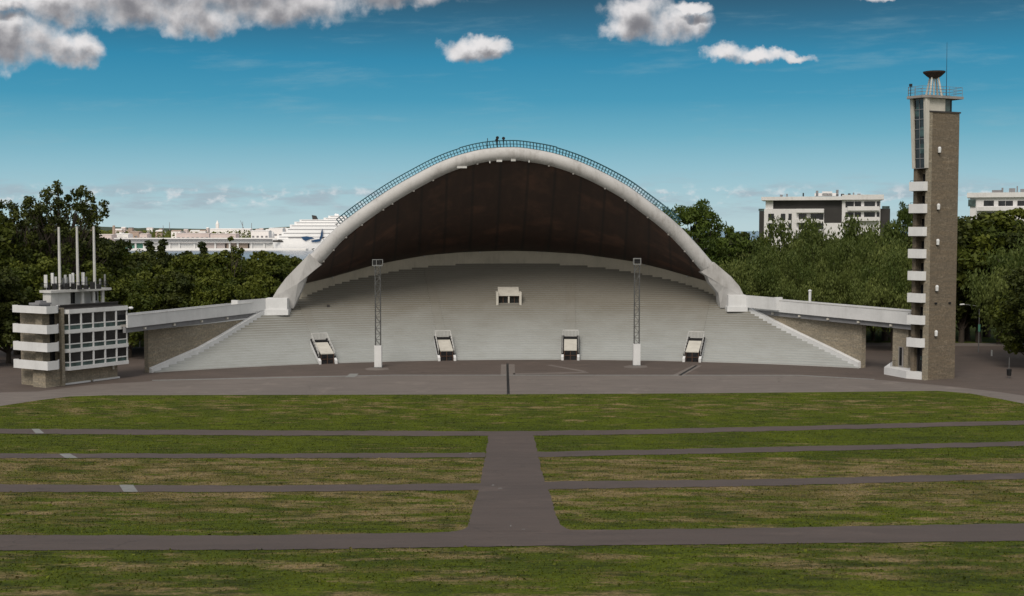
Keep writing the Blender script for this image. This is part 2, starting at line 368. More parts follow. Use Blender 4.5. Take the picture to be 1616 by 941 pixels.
ribbon('cross_path_near', [(-260, 842), (0, 845), (400, 846), (700, 841), (738, 838), (805, 838), (885, 837.5), (1200, 834), (1616, 826.5), (1900, 819)],
       [(-260, 866), (0, 869.5), (400, 868.5), (800, 863), (1200, 859), (1616, 854.5), (1900, 848)], .024, 'path', 130)
# the middle path widens towards the viewer with ragged edges
LE = [(688, 771), (700, 769.5), (722, 766), (745, 761), (763, 757.5), (776, 755), (800, 747), (815, 743), (830, 739), (836, 733), (840, 716)]
RE = [(688, 842), (700, 845), (722, 850), (745, 855), (760, 860), (774, 865), (800, 874), (818, 878), (826, 883), (834, 890), (838, 904)]
b = MB(); V = []; n_ = 60
for i in range(n_+1):
    y = 686+(839.5-686)*i/n_
    xl = lerp_tab(LE, y)+random.uniform(-1.2, 1.2); xr = lerp_tab(RE, y)+random.uniform(-1.4, 1.4)
    for k in range(7):
        p = gt(xl+(xr-xl)*k/6, y); V.append((p.x, p.y, terrain_z(p.x, p.y)+.030))
b.add(V, [(i*7+k, (i+1)*7+k, (i+1)*7+k+1, i*7+k+1) for i in range(n_) for k in range(6)])
o = struct('middle_path', b, 'path', fix=False)
if o.data.polygons[0].normal.z < 0: o.data.flip_normals()
for q in ([(50, 677.5), (62, 677.5), (70, 684.5), (56, 684.5)], [(93, 717), (110, 716.5), (123, 723.5), (103, 723.5)], [(188, 766), (210, 766), (218, 777), (195, 777)]):
    b = MB(); b.add([tuple(gt(x, y)+Vector((0, 0, .034))) for x, y in q], [(3, 2, 1, 0)]); o = struct('path_slab', b, 'slab', fix=False)
    if o.data.polygons[0].normal.z < 0: o.data.flip_normals()
def mark(name, q, z, m):
    b = MB(); b.add([(*gxy(x, y), z) for x, y in q], [tuple(range(len(q)))]); o = struct(name, b, m, fix=False)
    if o.data.polygons[0].normal.z < 0: o.data.flip_normals()
mark('drain_surround', [(791, 575), (812, 575), (813, 592), (790, 592)], .014, 'plaza')
mark('drain_channel', [(799, 574), (802.5, 574), (804.5, 622), (800, 622)], .019, 'dark')
mark('drain_surround', [(1093, 577), (1108, 577), (1078, 593), (1060, 593)], .014, 'plaza')
mark('drain_channel', [(1098, 576.8), (1101, 577.4), (1075, 593), (1070, 592.6)], .019, 'dark')
mark('asphalt_patch', [(552, 590), (566, 590), (560, 595.5), (545, 595.5)], .014, 'slab')
mark('asphalt_patch', [(870, 576), (925, 586), (925, 588), (862, 576.6)], .014, 'plaza')
mark('asphalt_patch', [(810, 589.5), (925, 587), (930, 589), (810, 591.4)], .014, 'plaza')
for x0, yy in ((578, 582), (986, 578.5)):
    mark('mast_pad', [(x0-2, yy), (x0+8, yy-2), (x0+34, yy-1.5), (x0+36, yy+1.5), (x0+14, yy+3), (x0, yy+2)], .014, 'plaza')
mark('pale_seam', [(240, 600), (620, 591.8), (1260, 592), (1380, 598.6), (1380, 599.6), (1260, 593), (620, 592.8), (240, 601.2)], .018, 'slab')
mark('pale_seam', [(90, 622), (225, 607), (330, 599), (331, 599.8), (225, 608.2), (92, 623)], .018, 'plaza')

for k_, (x, y, w, h) in enumerate(((778, 766.5, 4, 1.3), (789, 771.5, 7, .8), (806, 831, 2, 2.5), (826, 836.5, 6, .6), (742, 717, 5, .9), (897, 717, 6, .8))):
    b = MB(); b.add([tuple(gt(x+a, y+c)+Vector((0, 0, .036))) for a, c in ((-w/2, h/2), (w/2, h*.3), (w*.4, -h/2), (-w*.3, -h*.4))], [(0, 1, 2, 3)]); o = struct('path_scuff', b, 'slab' if k_ < 5 else 'tar', fix=False)
    if o.data.polygons[0].normal.z < 0: o.data.flip_normals()
# ================================================================== SONG STAGE
st = empty('song_stage', (0, 186.2, 0), 'giant white arched open-air stage with dark brown ceiling over grey stepped terraces', 'concert stage')
AR = radians(3.1); U = Vector((cos(AR), sin(AR), 0)); Vv = Vector((-sin(AR), cos(AR), 0)); OO = Vector((0, 186.2, 0))
def sv(u, v, z=0): return OO+U*u+Vv*v+Vector((0, 0, z))
def uv_of(p): d = Vector((p[0], p[1], 0))-OO; return d.dot(U), d.dot(Vv)
R0 = 97.6; CV = 15-R0; DS = .8; DZ = .322
def seat_z(x, y):
    u, v = uv_of((x, y)); s = sqrt(u*u+(v-CV)**2)-R0
    return -50 if s < 0 else .2+DZ/DS*s
def seat(px, py): return march(px, py, seat_z, 150, 300)
VF = 26.8
WF = [(468, 474), (478, 468), (483, 465.5), (506, 456), (528, 448), (559, 439.5), (592, 433), (631, 425), (665, 420.5), (694, 417.5), (752, 414.5), (805, 413.5), (855, 414.5), (910, 417.5), (942, 420.5), (971, 424), (1018, 432), (1059, 440.5), (1098, 452), (1122, 461), (1134, 467.5), (1142, 474)]
RV = [uv_of(seat(x, y)) for x, y in WF]
UL, UR = RV[0][0], RV[-1][0]
RVs = [(u, v) for u, v in RV]
def rearv(u):
    # smoothed look-up
    return sum(lerp_tab(RVs, max(UL, min(UR, u+d)))*w for d, w in ((-1.5, .2), (-.7, .2), (0, .2), (.7, .2), (1.5, .2)))
def arch_pt(px, py, off=0):
    r = ray(px, py); o = Vector((0, 0, CZ)); k = .23
    # plane: v = VF+off - k*(z-8)
    nrm = Vv+Vector((0, 0, k)); d0 = (VF+off)+k*8; q = o-OO
    return o+r*((d0-q.dot(nrm))/r.dot(nrm))
WL = [seat(x, y) for x, y in ((240, 588), (316, 555), (350, 536), (384, 515), (419, 493.5))]
WR = [seat(x, y) for x, y in ((1354, 578), (1310, 556), (1262, 533), (1220, 512), (1181, 490))]
print('rear', [(round(a,1),round(b,1)) for a,b in RV], 'foot', [round(c,1) for c in uv_of(seat(456,487))], [round(c,1) for c in uv_of(seat(1143,486))]); print('WL', [tuple(round(c, 1) for c in p) for p in WL], 'WR', [tuple(round(c, 1) for c in p) for p in WR])
def bound(W, sg):
    B = [uv_of(p) for p in W]
    B[0] = (B[0][0]+sg*.3, B[0][1]-1.0)
    for i in range(0, 41):
        u = (UL if sg < 0 else UR)*(1-i/40); B.append((u, rearv(u)+.35))
    out = []; last = -1
    for u, v in B:
        R = sqrt(u*u+(v-CV)**2)
        if R > last: out.append((R, atan2(u, v-CV))); last = R
    return out
BL, BR = bound(WL, -1), bound(WR, 1)
RMAX = min(BL[-1][0], BR[-1][0])
K = int((RMAX-R0)/DS)
def pol(R, ph, z): return sv(R*sin(ph), CV+R*cos(ph), z)
sb = MB(); N = 90; RSR = [MB(), MB()]
for k in range(K):
    Ra, Rb = R0+k*DS, R0+(k+1)*DS; z = .2+DZ*k; zp = z-DZ if k else 0
    la, ra, lb, rb = lerp_tab(BL, Ra), lerp_tab(BR, Ra), lerp_tab(BL, Rb), lerp_tab(BR, Rb)
    if ra-la < .01: break
    n = N if ra-la > .2 else 20
    e0 = [pol(Ra, la+(ra-la)*i/n, zp) for i in range(n+1)]; e1 = [pol(Ra, la+(ra-la)*i/n, z) for i in range(n+1)]
    e2 = [pol(Rb, lb+(rb-lb)*i/n, z) for i in range(n+1)]
    o_ = len(sb.v); sb.v += [tuple(p) for p in e0+e1+e1+e2]; w = n+1
    for i in range(n):
        RSR[0].add([e0[i], e0[i+1], e1[i+1], e1[i]], [(0, 1, 2, 3)])
        sb.f.append((o_+2*w+i, o_+2*w+i+1, o_+3*w+i+1, o_+3*w+i))
sb.build('seating_terrace', 'seat', st, fix=False)
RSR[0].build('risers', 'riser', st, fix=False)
PHI = []
for px in (511, 707, 900, 1092):
    p = gz(px, 571.5); u, v = uv_of(p); PHI.append(atan2(u, v-CV))
for ph in PHI:     # stair strips with half-height treads
    b = MB(); w = .75
    for k in range(11, K):
        R = R0+k*DS
        if not (lerp_tab(BL, R+.9) < ph-.02 and ph+.02 < lerp_tab(BR, R+.9)): break
        z = .2+DZ*k; d = w/R
        b.hexa([pol(R+.42, ph-d, z-.02), pol(R+.42, ph+d, z-.02), pol(R+.81, ph+d, z-.02), pol(R+.81, ph-d, z-.02),
                pol(R+.42, ph-d, z+.17), pol(R+.42, ph+d, z+.17), pol(R+.81, ph+d, z+.17), pol(R+.81, ph-d, z+.17)])
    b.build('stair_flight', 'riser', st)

# rear wall under the rim of the roof
REAR = [(470, 450.5), (482, 447.5), (519.5, 438.6), (588, 419), (624, 411.7), (675, 402.8), (726, 398.5), (777, 396.4), (805, 396), (848, 397), (916, 401), (998, 412.6), (1052, 426), (1120, 445.6), (1135, 449.5)]
def rear_top(u):
    v = rearv(u); p = sv(u, v, 14)
    for _ in range(4):
        px, _y = proj(p); py = lerp_tab(REAR, px); q = at(px, py, p.y); p = Vector((p.x, p.y, q.z))
    return p
NR = 96
RT = [rear_top(UL+(UR-UL)*(1-cos(pi*i/NR))/2) for i in range(NR+1)]
b = MB()
rings = []
for i, p in enumerate(RT):
    u, v = uv_of(p); vo = sv(u, v+.9)
    rings.append([(p.x, p.y, 0), (p.x, p.y, p.z+.15), (vo.x, vo.y, p.z+.15), (vo.x, vo.y, 0)])
b.loft(rings, True, True)
b.build('rear_wall', 'rear', st)

# arch tube
CL = [(497, 410.5), (503, 404.5), (530.5, 374.5), (553, 355), (585, 331.6), (620.6, 308), (655, 288), (694.4, 267.5), (729, 254.3), (765.5, 245.6), (800, 243), (829.5, 244.5), (878.5, 254), (928, 272.5), (978, 298.5), (1011, 321.5), (1054, 355), (1087.5, 388.5), (1117, 423)]
def smooth_curve(pts, n):
    P = [pts[0]]+list(pts)+[pts[-1]]; out = []
    for i in range(1, len(P)-2):
        p0, p1, p2, p3 = P[i-1:i+3]
        for j in range(n):
            t = j/n
            out.append(tuple(.5*((2*p1[k])+(-p0[k]+p2[k])*t+(2*p0[k]-5*p1[k]+4*p2[k]-p3[k])*t*t+(-p0[k]+3*p1[k]-3*p2[k]+p3[k])*t**3) for k in range(2)))
    return out+[pts[-1]]
CLs = smooth_curve(CL, 5)
A3 = [arch_pt(x, y, 1.1) for x, y in CLs]
rr = [1.20-.13*sin(pi*i/(len(A3)-1)) for i in range(len(A3))]
ab = MB(); ab.path(A3, rr, 24)
arch = ab.build('arch', 'arch', st, smooth=True)
# feet: faceted piers between tube and terrace
def foot(pts, ridge):
    b = MB(); fr = [arch_pt(x, y, -.1) for x, y in pts]; bk = [arch_pt(x, y, 2.4) for x, y in pts]; n = len(pts)
    # back face keeps real size: shift the front outline straight back
    bk = [p+Vv*2.6 for p in fr]
    c = arch_pt(*ridge, -.65)
    b.add(fr+bk+[c], [(i, (i+1) % n, 2*n) for i in range(n)]+[tuple(range(n, 2*n))]+[(i, n+i, n+(i+1) % n, (i+1) % n) for i in range(n)])
    return b.build('arch_foot', 'arch', st)
foot([(488, 401), (507, 418), (496, 426), (484, 437), (477, 455), (463, 487), (450, 487), (430, 470), (437, 458), (451, 439)], (470, 448))
foot([(1127, 414), (1107, 430), (1116, 436), (1120, 446), (1134, 463), (1137, 486), (1149, 486), (1175, 468), (1167, 452), (1154, 437)], (1142, 452))
# ceiling: cable-net saddle hung between front arch and rear rim
CE = [(486, 438.5), (519.5, 401.5), (547.6, 376.5), (575.6, 352.5), (609, 326), (647, 301), (677.7, 284.5), (713, 269), (751.6, 258), (802.7, 252.5), (848, 255.5), (899, 268.5), (950, 293.5), (991, 318.5), (1031.7, 349), (1069, 380), (1096, 405), (1113, 428), (1118, 443)]
CEs = [arch_pt(x, y, 1.3) for x, y in smooth_curve(CE, 6)]
def resample(P, n):
    L = [0]
    for a, c in zip(P, P[1:]): L.append(L[-1]+(c-a).length)
    out = []
    for i in range(n+1):
        t = L[-1]*i/n; j = max(0, min(len(P)-2, next((q for q in range(len(L)-1) if L[q+1] >= t), len(P)-2)))
        w = (t-L[j])/max(1e-6, L[j+1]-L[j]); out.append(P[j].lerp(P[j+1], w))
    return out
NC = 80; Fr = resample(CEs, NC); Re = resample(RT[2:-2], NC); NJ = 26
me = bpy.data.meshes.new('ceiling'); V = []; Fc = []; UVs = []
for thick in (0, .45):
    for j in range(NJ+1):
        t = j/NJ
        for i in range(NC+1):
            p = Fr[i].lerp(Re[i], t); span = (Fr[i]-Re[i]).length
            p = p+Vector((0, 0, -.06*span*4*t*(1-t)+thick)); V.append(tuple(p-OO)); UVs.append((i*75/NC, t*34))
w = NC+1; H = w*(NJ+1)
for j in range(NJ):
    for i in range(NC):
        a = j*w+i; Fc.append((a, a+1, a+w+1, a+w)); Fc.append((H+a, H+a+w, H+a+w+1, H+a+1))
for i in range(NC): Fc.append((i, H+i, H+i+1, i+1)); a = NJ*w+i; Fc.append((a, a+1, H+a+1, H+a))
me.from_pydata(V, [], Fc); ul = me.uv_layers.new(name='UVMap')
for lp in me.loops: ul.data[lp.index].uv = UVs[lp.vertex_index]
me.polygons.foreach_set('use_smooth', [True]*len(me.polygons)); me.materials.append(MT['ceiling'])
o = bpy.data.objects.new('ceiling', me); COL.objects.link(o); o.parent = st
# rooftop walkway railing along the arch crown
RI = [i for i, (x, y) in enumerate(CLs) if 540 < x < 1062]
rb_ = MB(); prev = None
def arch_frame(i):
    d = (A3[i+1]-A3[i-1]).normalized(); nrm = Vector((0, 0, 1))-d*d.z; nrm.normalize(); return A3[i]+nrm*(rr[i]-.02), nrm
TP = []
for i in RI: TP.append(arch_frame(i))
base = resample([p for p, q in TP], 116); norms = [TP[min(len(TP)-1, int(k*len(TP)/117))][1] for k in range(117)]
for off in (0, -1.0):
    for k in range(117):
        p = base[k]+Vv*off*-1; n_ = norms[k]
        h = 1.05 if abs(k-58) > 14 else 1.15
        rb_.tube(p, p+n_*h, .06, n=4)
        if k:
            for hh, r in ((h, .07), (h*.5, .035), (.03, .09)): rb_.tube(q+m_*hh, p+n_*hh, r, n=4)
        q, m_ = p, n_
rb_.build('crown_railing', 'rail', arch, fix=False)
for px in (784.6, 786, 795.5):
    p = min(base, key=lambda c: abs(proj(c)[0]-px)); b = MB(); h = 1.5 if px < 786 else 1.1 if px < 790 else 1.35
    p = p+Vector((random.uniform(-.1, .1), 0, 0)); b.tube(p, p+Vector((0, 0, h)), .05, n=5)
    b.tube(p+Vector((-.05, -.35, h+.1)), p+Vector((0, .2, h+.15)), .27, .2, n=10); b.build('spotlight', 'dark', arch)
b = MB(); p = min(base, key=lambda c: abs(proj(c)[0]-770)); b.tube(p, p+Vector((0, 0, 1.7)), .06, n=5); b.build('mast_pole', 'dark', arch)
for px, py, sx in ((788, 253.5, .45), (808.5, 252.5, .22), (811.5, 252.5, .22), (835, 254.5, .1), (773, 255.5, .1), (729, 263.5, .8)):
    p = arch_pt(px, py, .2); b = MB(); b.box(p.x-sx, p.x+sx, p.y-.2, p.y+.2, p.z-.22, p.z+.1); b.build('bracket', 'white', arch)
for px in (596, 646, 676, 905, 955, 990, 1028, 1062, 1087, 540, 568, 612, 870, 748, 504, 520, 1100):   # fixing clamps under and over the tube
    i = min(range(len(CLs)), key=lambda q: abs(CLs[q][0]-px))
    if 0 < i < len(A3)-1:
        p, q = arch_frame(i); b = MB(); c = A3[i]-q*(rr[i]+.05)-Vv*.35; b.box(c.x-.14, c.x+.14, c.y-.14, c.y+.14, c.z-.12, c.z+.16); b.build('bracket', 'concrete', arch)
        if px < 545 or px > 1058:
            b = MB(); b.tube(p, p+q*.55+Vector((.12, 0, 0)), .04, n=4); b.tube(p+q*.5, p+q*.5+Vector((.45, -.3, .1)), .08, n=5); b.build('clamp', 'dark', arch)

# side wings: coping along the terrace edge, brick wall, elevated walkway
def off_line(P, d):      # offset plan polyline to its left by d
    out = []
    for i, p in enumerate(P):
        t = (P[min(i+1, len(P)-1)]-P[max(i-1, 0)]); t = Vector((t.x, t.y, 0)).normalized(); out.append(p+Vector((-t.y, t.x, 0))*d)
    return out
def wing(W, sg, zc, zt, zb):
    P = [Vector((p.x, p.y, p.z)) for p in W]
    Wn = off_line(P, sg*-.05 if sg < 0 else -.05*-1)
    out = off_line(P, .55 if sg < 0 else -.55)
    rings = []
    for i, (a, c) in enumerate(zip(P, out)):
        h = .55
        rings.append([Vector((a.x, a.y, max(0, a.z-1.2))), Vector((a.x, a.y, a.z+h)), Vector((c.x, c.y, a.z+h)), Vector((c.x, c.y, max(0, a.z-1.2)))])
    b = MB(); b.loft(rings, True, True); b.build('sloping_coping', 'white_clean', st)
    ln = MB(); r2 = []
    for r in rings: r2.append([r[2]+Vector((0, 0, .0)), r[2]+Vector((0, 0, .12)), r[1].lerp(r[2], .6)+Vector((0, 0, .12)), r[1].lerp(r[2], .6)+Vector((0, 0, .0))])
    ln.loft(r2, True, True); ln.build('coping_cap', 'white_clean', st)
    # wall behind the coping
    a = [p+Vector((0, 0, 0)) for p in off_line(P, (.56 if sg < 0 else -.56))]; c = off_line(P, (1.35 if sg < 0 else -1.35))
    d = (a[0]-a[1]); d.z = 0; d.normalize(); a[0] = a[0]+d*.1; c[0] = c[0]+d*.1
    rg = [[(p.x, p.y, 0), (p.x, p.y, zc), (q.x, q.y, zc), (q.x, q.y, 0)] for p, q in zip(a, c)]
    b = MB(); b.loft(rg, True, True); b.build('brick_wing_wall', 'stone', st)
    rg = [[(p.x, p.y, zc+.003), (p.x, p.y, zc+.18), (q.x, q.y, zc+.18), (q.x, q.y, zc+.003)] for p, q in zip(off_line(P, .42 if sg < 0 else -.42), off_line(P, 1.5 if sg < 0 else -1.5))]
    b = MB(); b.loft(rg, True, True); b.build('wall_cap', 'white_clean', st)
wing(WL, -1, 6.25, 8.8, 7.15)
wing(WR, 1, 6.7, 9.25, 7.35)
def walkway(p0, p1, zb, zt, sg, name='walkway_parapet'):
    p0 = Vector((*p0, 0)); p1 = Vector((*p1, 0)); d = (p1-p0).normalized(); nb = Vector((-d.y, d.x, 0))
    if nb.y*1+nb.x*sg*.5 < 0 and sg < 0: nb = -nb
    # nb points away from the terrace
    fr = lambda a, b, z: tuple(p0+d*a+nb*b+Vector((0, 0, z))); L = (p1-p0).length
    b = MB(); b.box(0, L, 0, .18, zb, zt, fr); b.box(0, L, 3.2, 3.38, zb, zt, fr); b.build(name, 'white_clean', st)
    b = MB(); b.box(0, L, -.05, .23, zt+.002, zt+.1, fr); b.build('parapet_cap', 'white', st)
    b = MB(); b.box(.02, L-.02, .185, 3.195, zb+.1, zb+.4, fr); b.build('walkway_deck', 'concrete', st)
    b = MB(); b.box(.02, L-.02, .35, .8, zb-.72, zb+.095, fr); b.box(.02, L-.02, 2.4, 2.8, zb-.72, zb+.095, fr); b.build('walkway_beam', 'soffit', st)
    for q in range(int(L/7)):
        b = MB(); b.box(4+q*7, 4.35+q*7, .05, .33, zb-.5, zb-.2, fr); b.build('beam_lamp', 'cream', st)
    return fr
def pxy(px, Y): return (Y*(px-808)/F*1.0, Y)
LW0 = (at(201, 500, 175.5).x, 175.5); LB = WL[-1]; lb1 = (LB.x-.9, LB.y-1.6)
walkway(LW0, lb1, 7.15, 8.8, -1)
RB_ = WR[-1]; RW0 = (at(1437, 495, 178.2).x, 178.2); rb1 = (RB_.x+.9, RB_.y-1.6)
def walk_r(p0, p1, zb, zt):
    p0 = Vector((*p0, 0)); p1 = Vector((*p1, 0)); d = (p1-p0).normalized(); nb = Vector((d.y, -d.x, 0))
    fr = lambda a, b, z: tuple(p0+d*a+nb*b+Vector((0, 0, z))); L = (p1-p0).length
    b = MB(); b.box(0, L, 0, .18, zb, zt, fr); b.box(0, L, 3.2, 3.38, zb, zt, fr); b.build('walkway_parapet', 'white_clean', st)
    b = MB(); b.box(0, L, -.05, .23, zt+.002, zt+.1, fr); b.build('parapet_cap', 'white', st)
    b = MB(); b.box(.02, L-.02, .185, 3.195, zb+.1, zb+.4, fr); b.build('walkway_deck', 'concrete', st)
    b = MB(); b.box(.02, L-.02, .35, .8, zb-.72, zb+.095, fr); b.box(.02, L-.02, 2.4, 2.8, zb-.72, zb+.095, fr); b.build('walkway_beam', 'soffit', st)
    for q in range(int(L/7)):
        b = MB(); b.box(4+q*7, 4.35+q*7, .05, .33, zb-.5, zb-.2, fr); b.build('beam_lamp', 'cream', st)
walk_r(RW0, rb1, 7.35, 9.2)
# end blocks beside the arch feet and the raised parapets that meet them
def block(x0, x1, ytop, ymid, ybot, Y, xs, ys, Ys, side):
    a = at(x0, ytop, Y); c = at(x1, ytop, Y); zm = at(x0, ymid, Y).z; zb = at(x0, ybot, Y).z
    b = MB(); b.box(a.x, c.x, Y, Y+2.6, zm+.002, a.z); b.box(a.x-.2, c.x+.2, Y-.25, Y+2.7, zb-.25, zm); b.build('end_block', 'white_clean', st)
    q = at(xs, ys, Ys); e = Vector((c.x if side > 0 else a.x, Y+.02, 0)); qv = Vector((q.x, Ys, 0)); d = (qv-e).normalized(); nb = Vector((-d.y, d.x, 0))
    if nb.y < 0: nb = -nb
    fr = lambda s, t, z: tuple(e+d*s+nb*t+Vector((0, 0, z))); L = (qv-e).length
    b = MB(); b.box(0, L, 0, .2, zm-.15, a.z-.02, fr); b.box(L-.3, L+.25, -.06, 1.2, zm-.15, a.z+.04, fr); b.build('raised_parapet', 'white_clean', st)
block(419, 453, 471, 488.5, 495, LB.y-.1, 376, 474, LB.y-6.5, -1)
block(1149.5, 1178, 466, 484, 489.5, RB_.y-.1, 1224, 469, RB_.y-7.5, 1)
# entrances
for idx, ph in enumerate(PHI):
    hw = 1.45
    ef = lambda a, s, z: tuple(pol(R0+s, ph+a/(R0+s), z))
    b = MB()
    for sg in (-1, 1):
        a0, a1 = (-hw, -hw+.38) if sg < 0 else (hw-.38, hw)
        b.hexa([ef(a0, -.8, 0), ef(a1, -.8, 0), ef(a1, 6.2, 2.3), ef(a0, 6.2, 2.3), ef(a0, -.8, .55), ef(a1, -.8, .55), ef(a1, 6.2, 3.1), ef(a0, 6.2, 3.1)])
    e = b.build('entrance', 'white_clean', st)
    b = MB()
    for sg in (-1, 1):
        a0, a1 = (-hw+.02, -hw+.42) if sg < 0 else (hw-.42, hw-.02)
        b.hexa([ef(a0, .12, .72), ef(a1, .12, .72), ef(a1, 6.2, 3.12), ef(a0, 6.2, 3.12), ef(a0, .12, 1.0), ef(a1, .12, 1.0), ef(a1, 6.2, 3.4), ef(a0, 6.2, 3.4)])
    b.hexa([ef(-hw+.4, 5.0, 2.3), ef(hw-.4, 5.0, 2.3), ef(hw-.4, 5.5, 2.3), ef(-hw+.4, 5.5, 2.3), ef(-hw+.4, 5.0, 3.16), ef(hw-.4, 5.0, 3.16), ef(hw-.4, 5.5, 3.3), ef(-hw+.4, 5.5, 3.3)])
    b.build('dark_trim', 'dark', e)
    b = MB(); w = hw-.43
    b.hexa([ef(-w, -.2, 1.5), ef(w, -.2, 1.5), ef(w, 4.6, 2.4), ef(-w, 4.6, 2.4), ef(-w, -.2, 1.64), ef(w, -.2, 1.64), ef(w, 4.6, 2.92), ef(-w, 4.6, 2.92)])
    b.build('sloping_hatch', 'cream', e)
    b = MB(); b.hexa([ef(-w, -.1, 0), ef(w, -.1, 0), ef(w, -.02, 0), ef(-w, -.02, 0), ef(-w, -.1, 1.495), ef(w, -.1, 1.495), ef(w, -.02, 1.495), ef(-w, -.02, 1.495)])
    dr = b.build('door', 'glass', e)
    b = MB()
    for a in (-w+.05, 0, w-.05): b.hexa([ef(a-.04, -.16, 0), ef(a+.04, -.16, 0), ef(a+.04, -.105, 0), ef(a-.04, -.105, 0), ef(a-.04, -.16, 1.49), ef(a+.04, -.16, 1.49), ef(a+.04, -.105, 1.49), ef(a-.04, -.105, 1.49)])
    b.hexa([ef(-w, -.17, .7), ef(w, -.17, .7), ef(w, -.11, .7), ef(-w, -.11, .7), ef(-w, -.17, .76), ef(w, -.17, .76), ef(w, -.11, .76), ef(-w, -.11, .76)])
    b.build('door_frame', 'brown', e)
    b = MB()
    for sg in (-1, 1):
        a = sg*(hw-.2); top = []
        for q in range(7):
            s = .3+q*1.0; z = .95+(s)*.393
            b.tube(ef(a, s, z-.1), ef(a, s, z+.85), .04, n=4); top.append((s, z))
        for hh in (.85, .45): b.tube(ef(a, top[0][0], top[0][1]+hh), ef(a, top[-1][0], top[-1][1]+hh), .035, n=4)
    s = 6.3; z = 2.6
    for q in range(12): a = -hw+.2+(2*hw-.4)*q/11; b.tube(ef(a, s, z), ef(a, s, z+1.65), .05, n=4)
    for hh in (.6, 1.65): b.tube(ef(-hw+.2, s, z+hh), ef(hw-.2, s, z+hh), .09, n=4)
    b.build('railing', 'white', e, fix=False)
# projection booth set into the terrace
c = seat(803, 479); bu, bv = uv_of(c); bf = lambda a, b_, z: tuple(sv(bu+a, bv+b_, c.z+z))
bw = 2.2
b = MB(); b.box(-bw, -bw+.38, -.3, 3.9, -.6, 2.0, bf); b.box(bw-.38, bw, -.3, 3.9, -.6, 2.0, bf); b.box(-.13, .13, .1, .5, -.3, 1.32, bf)
b.hexa([bf(-bw+.38, .0, 1.3), bf(bw-.38, .0, 1.3), bf(bw-.38, 3.9, 1.5), bf(-bw+.38, 3.9, 1.5), bf(-bw+.38, .0, 1.62), bf(bw-.38, .0, 1.62), bf(bw-.38, 2.6, 2.75), bf(-bw+.38, 2.6, 2.75)])
b.box(-bw+.38, bw-.38, 2.6, 3.9, 1.5, 2.5, bf)
booth = b.build('lighting_booth', 'cream', st)
for sg in (-1, 1):
    x0, x1 = (.13, bw-.38) if sg > 0 else (-bw+.38, -.13)
    b = MB(); b.box(x0, x1, .55, .7, -.3, 1.3, bf); w_ = b.build('window', 'glass', booth)
    b = MB(); b.box((x0+x1)/2-.05, (x0+x1)/2+.05, .42, .54, -.3, 1.3, bf); b.box(x0, x1, .40, .54, -.12, -.02, bf); b.box(x0, x0+.07, .42, .54, -.3, 1.3, bf); b.box(x1-.07, x1, .42, .54, -.3, 1.3, bf); b.box(x0, x1, .41, .54, 1.15, 1.29, bf); b.build('window_frame', 'brown', booth)
b = MB(); b.box(-bw+.2, bw-.2, -.35, .1, -.55, -.25, bf); b.build('sill', 'tar', booth)
# little fittings on the terrace and rim
for px, py in ((518, 483),):
    p = seat(px, py); b = MB(); b.box(p.x-.2, p.x+.2, p.y-.2, p.y+.2, p.z-.2, p.z+.2); b.build('floor_socket', 'tar', st)
for i in range(8, NR-4, 9):
    p = RT[i]; b = MB(); b.box(p.x-.12, p.x+.12, p.y-.5, p.y-.2, p.z-.25, p.z); b.build('rim_lamp', 'white', st)

# ================================================================== FLOODLIGHT MASTS
def mast(px, py, ytop, head, lab):
    p = gz(px, py); H = at(px, ytop, p.y).z
    r = empty('floodlight_mast', (p.x, p.y, 0), lab, 'lattice mast', 'lattice masts standing on the forecourt')
    fr = lambda a, b, z: (p.x+a, p.y+b, z)
    b = MB(); b.box(-.54, .54, -.54, .54, .12, 3.35, fr); b.build('base_cladding', 'white_clean', r)
    b = MB(); b.box(-.62, .62, -.62, .62, 0, .12, fr); b.build('base_plate', 'steel', r)
    b = MB(); w = .38; z0, z1 = 3.35, H-1.0
    for sx in (-w, w):
        for sy in (-w, w): b.tube(fr(sx, sy, z0), fr(sx, sy, z1), .06, n=5)
    nn = 14
    for i in range(nn):
        za, zb = z0+(z1-z0)*i/nn, z0+(z1-z0)*(i+1)/nn; f = 1 if i % 2 else -1
        for s in (-w, w):
            b.tube(fr(-w*f, s, za), fr(w*f, s, zb), .035, n=4); b.tube(fr(s, -w*f, za), fr(s, w*f, zb), .035, n=4)
            b.tube(fr(-w, s, za), fr(w, s, za), .03, n=4); b.tube(fr(s, -w, za), fr(s, w, za), .03, n=4)
    b.build('lattice', 'old_steel', r, fix=False)
    b = MB()
    if head == 0:
        b.box(-.8, .8, -.3, .3, H-1.0, H-.85, fr); b.box(-.8, .8, -.3, .3, H-.1, H, fr)
        for x in (-.8, -.2, .7): b.box(x, x+.1, -.28, .28, H-.85, H-.1, fr)
        hd = b.build('head_frame', 'steel', r)
        for x in (-.42, .3):
            b = MB(); b.box(x-.2, x+.2, -.3, .15, H-.8, H-.2, fr); b.build('floodlight', 'dark', hd)
    else:
        for x in (-.6, .45): b.box(x, x+.15, -.3, .3, H-1.0, H, fr)
        b.box(-.45, .45, -.3, .3, H-.15, H, fr); b.box(-.45, .45, -.3, .3, H-1.0, H-.88, fr); hd = b.build('head_frame', 'steel', r)
        b = MB(); b.box(-.36, .36, -.1, .25, H-.8, H-.25, fr); b.build('floodlight', 'dark', hd)
mast(597, 580, 409.5, 0, 'grey lattice mast with white boxed base and wide lamp head, between the two left entrances')
mast(1004.5, 577, 407.5, 1, 'grey lattice mast with white boxed base and square open head, between the two right entrances')

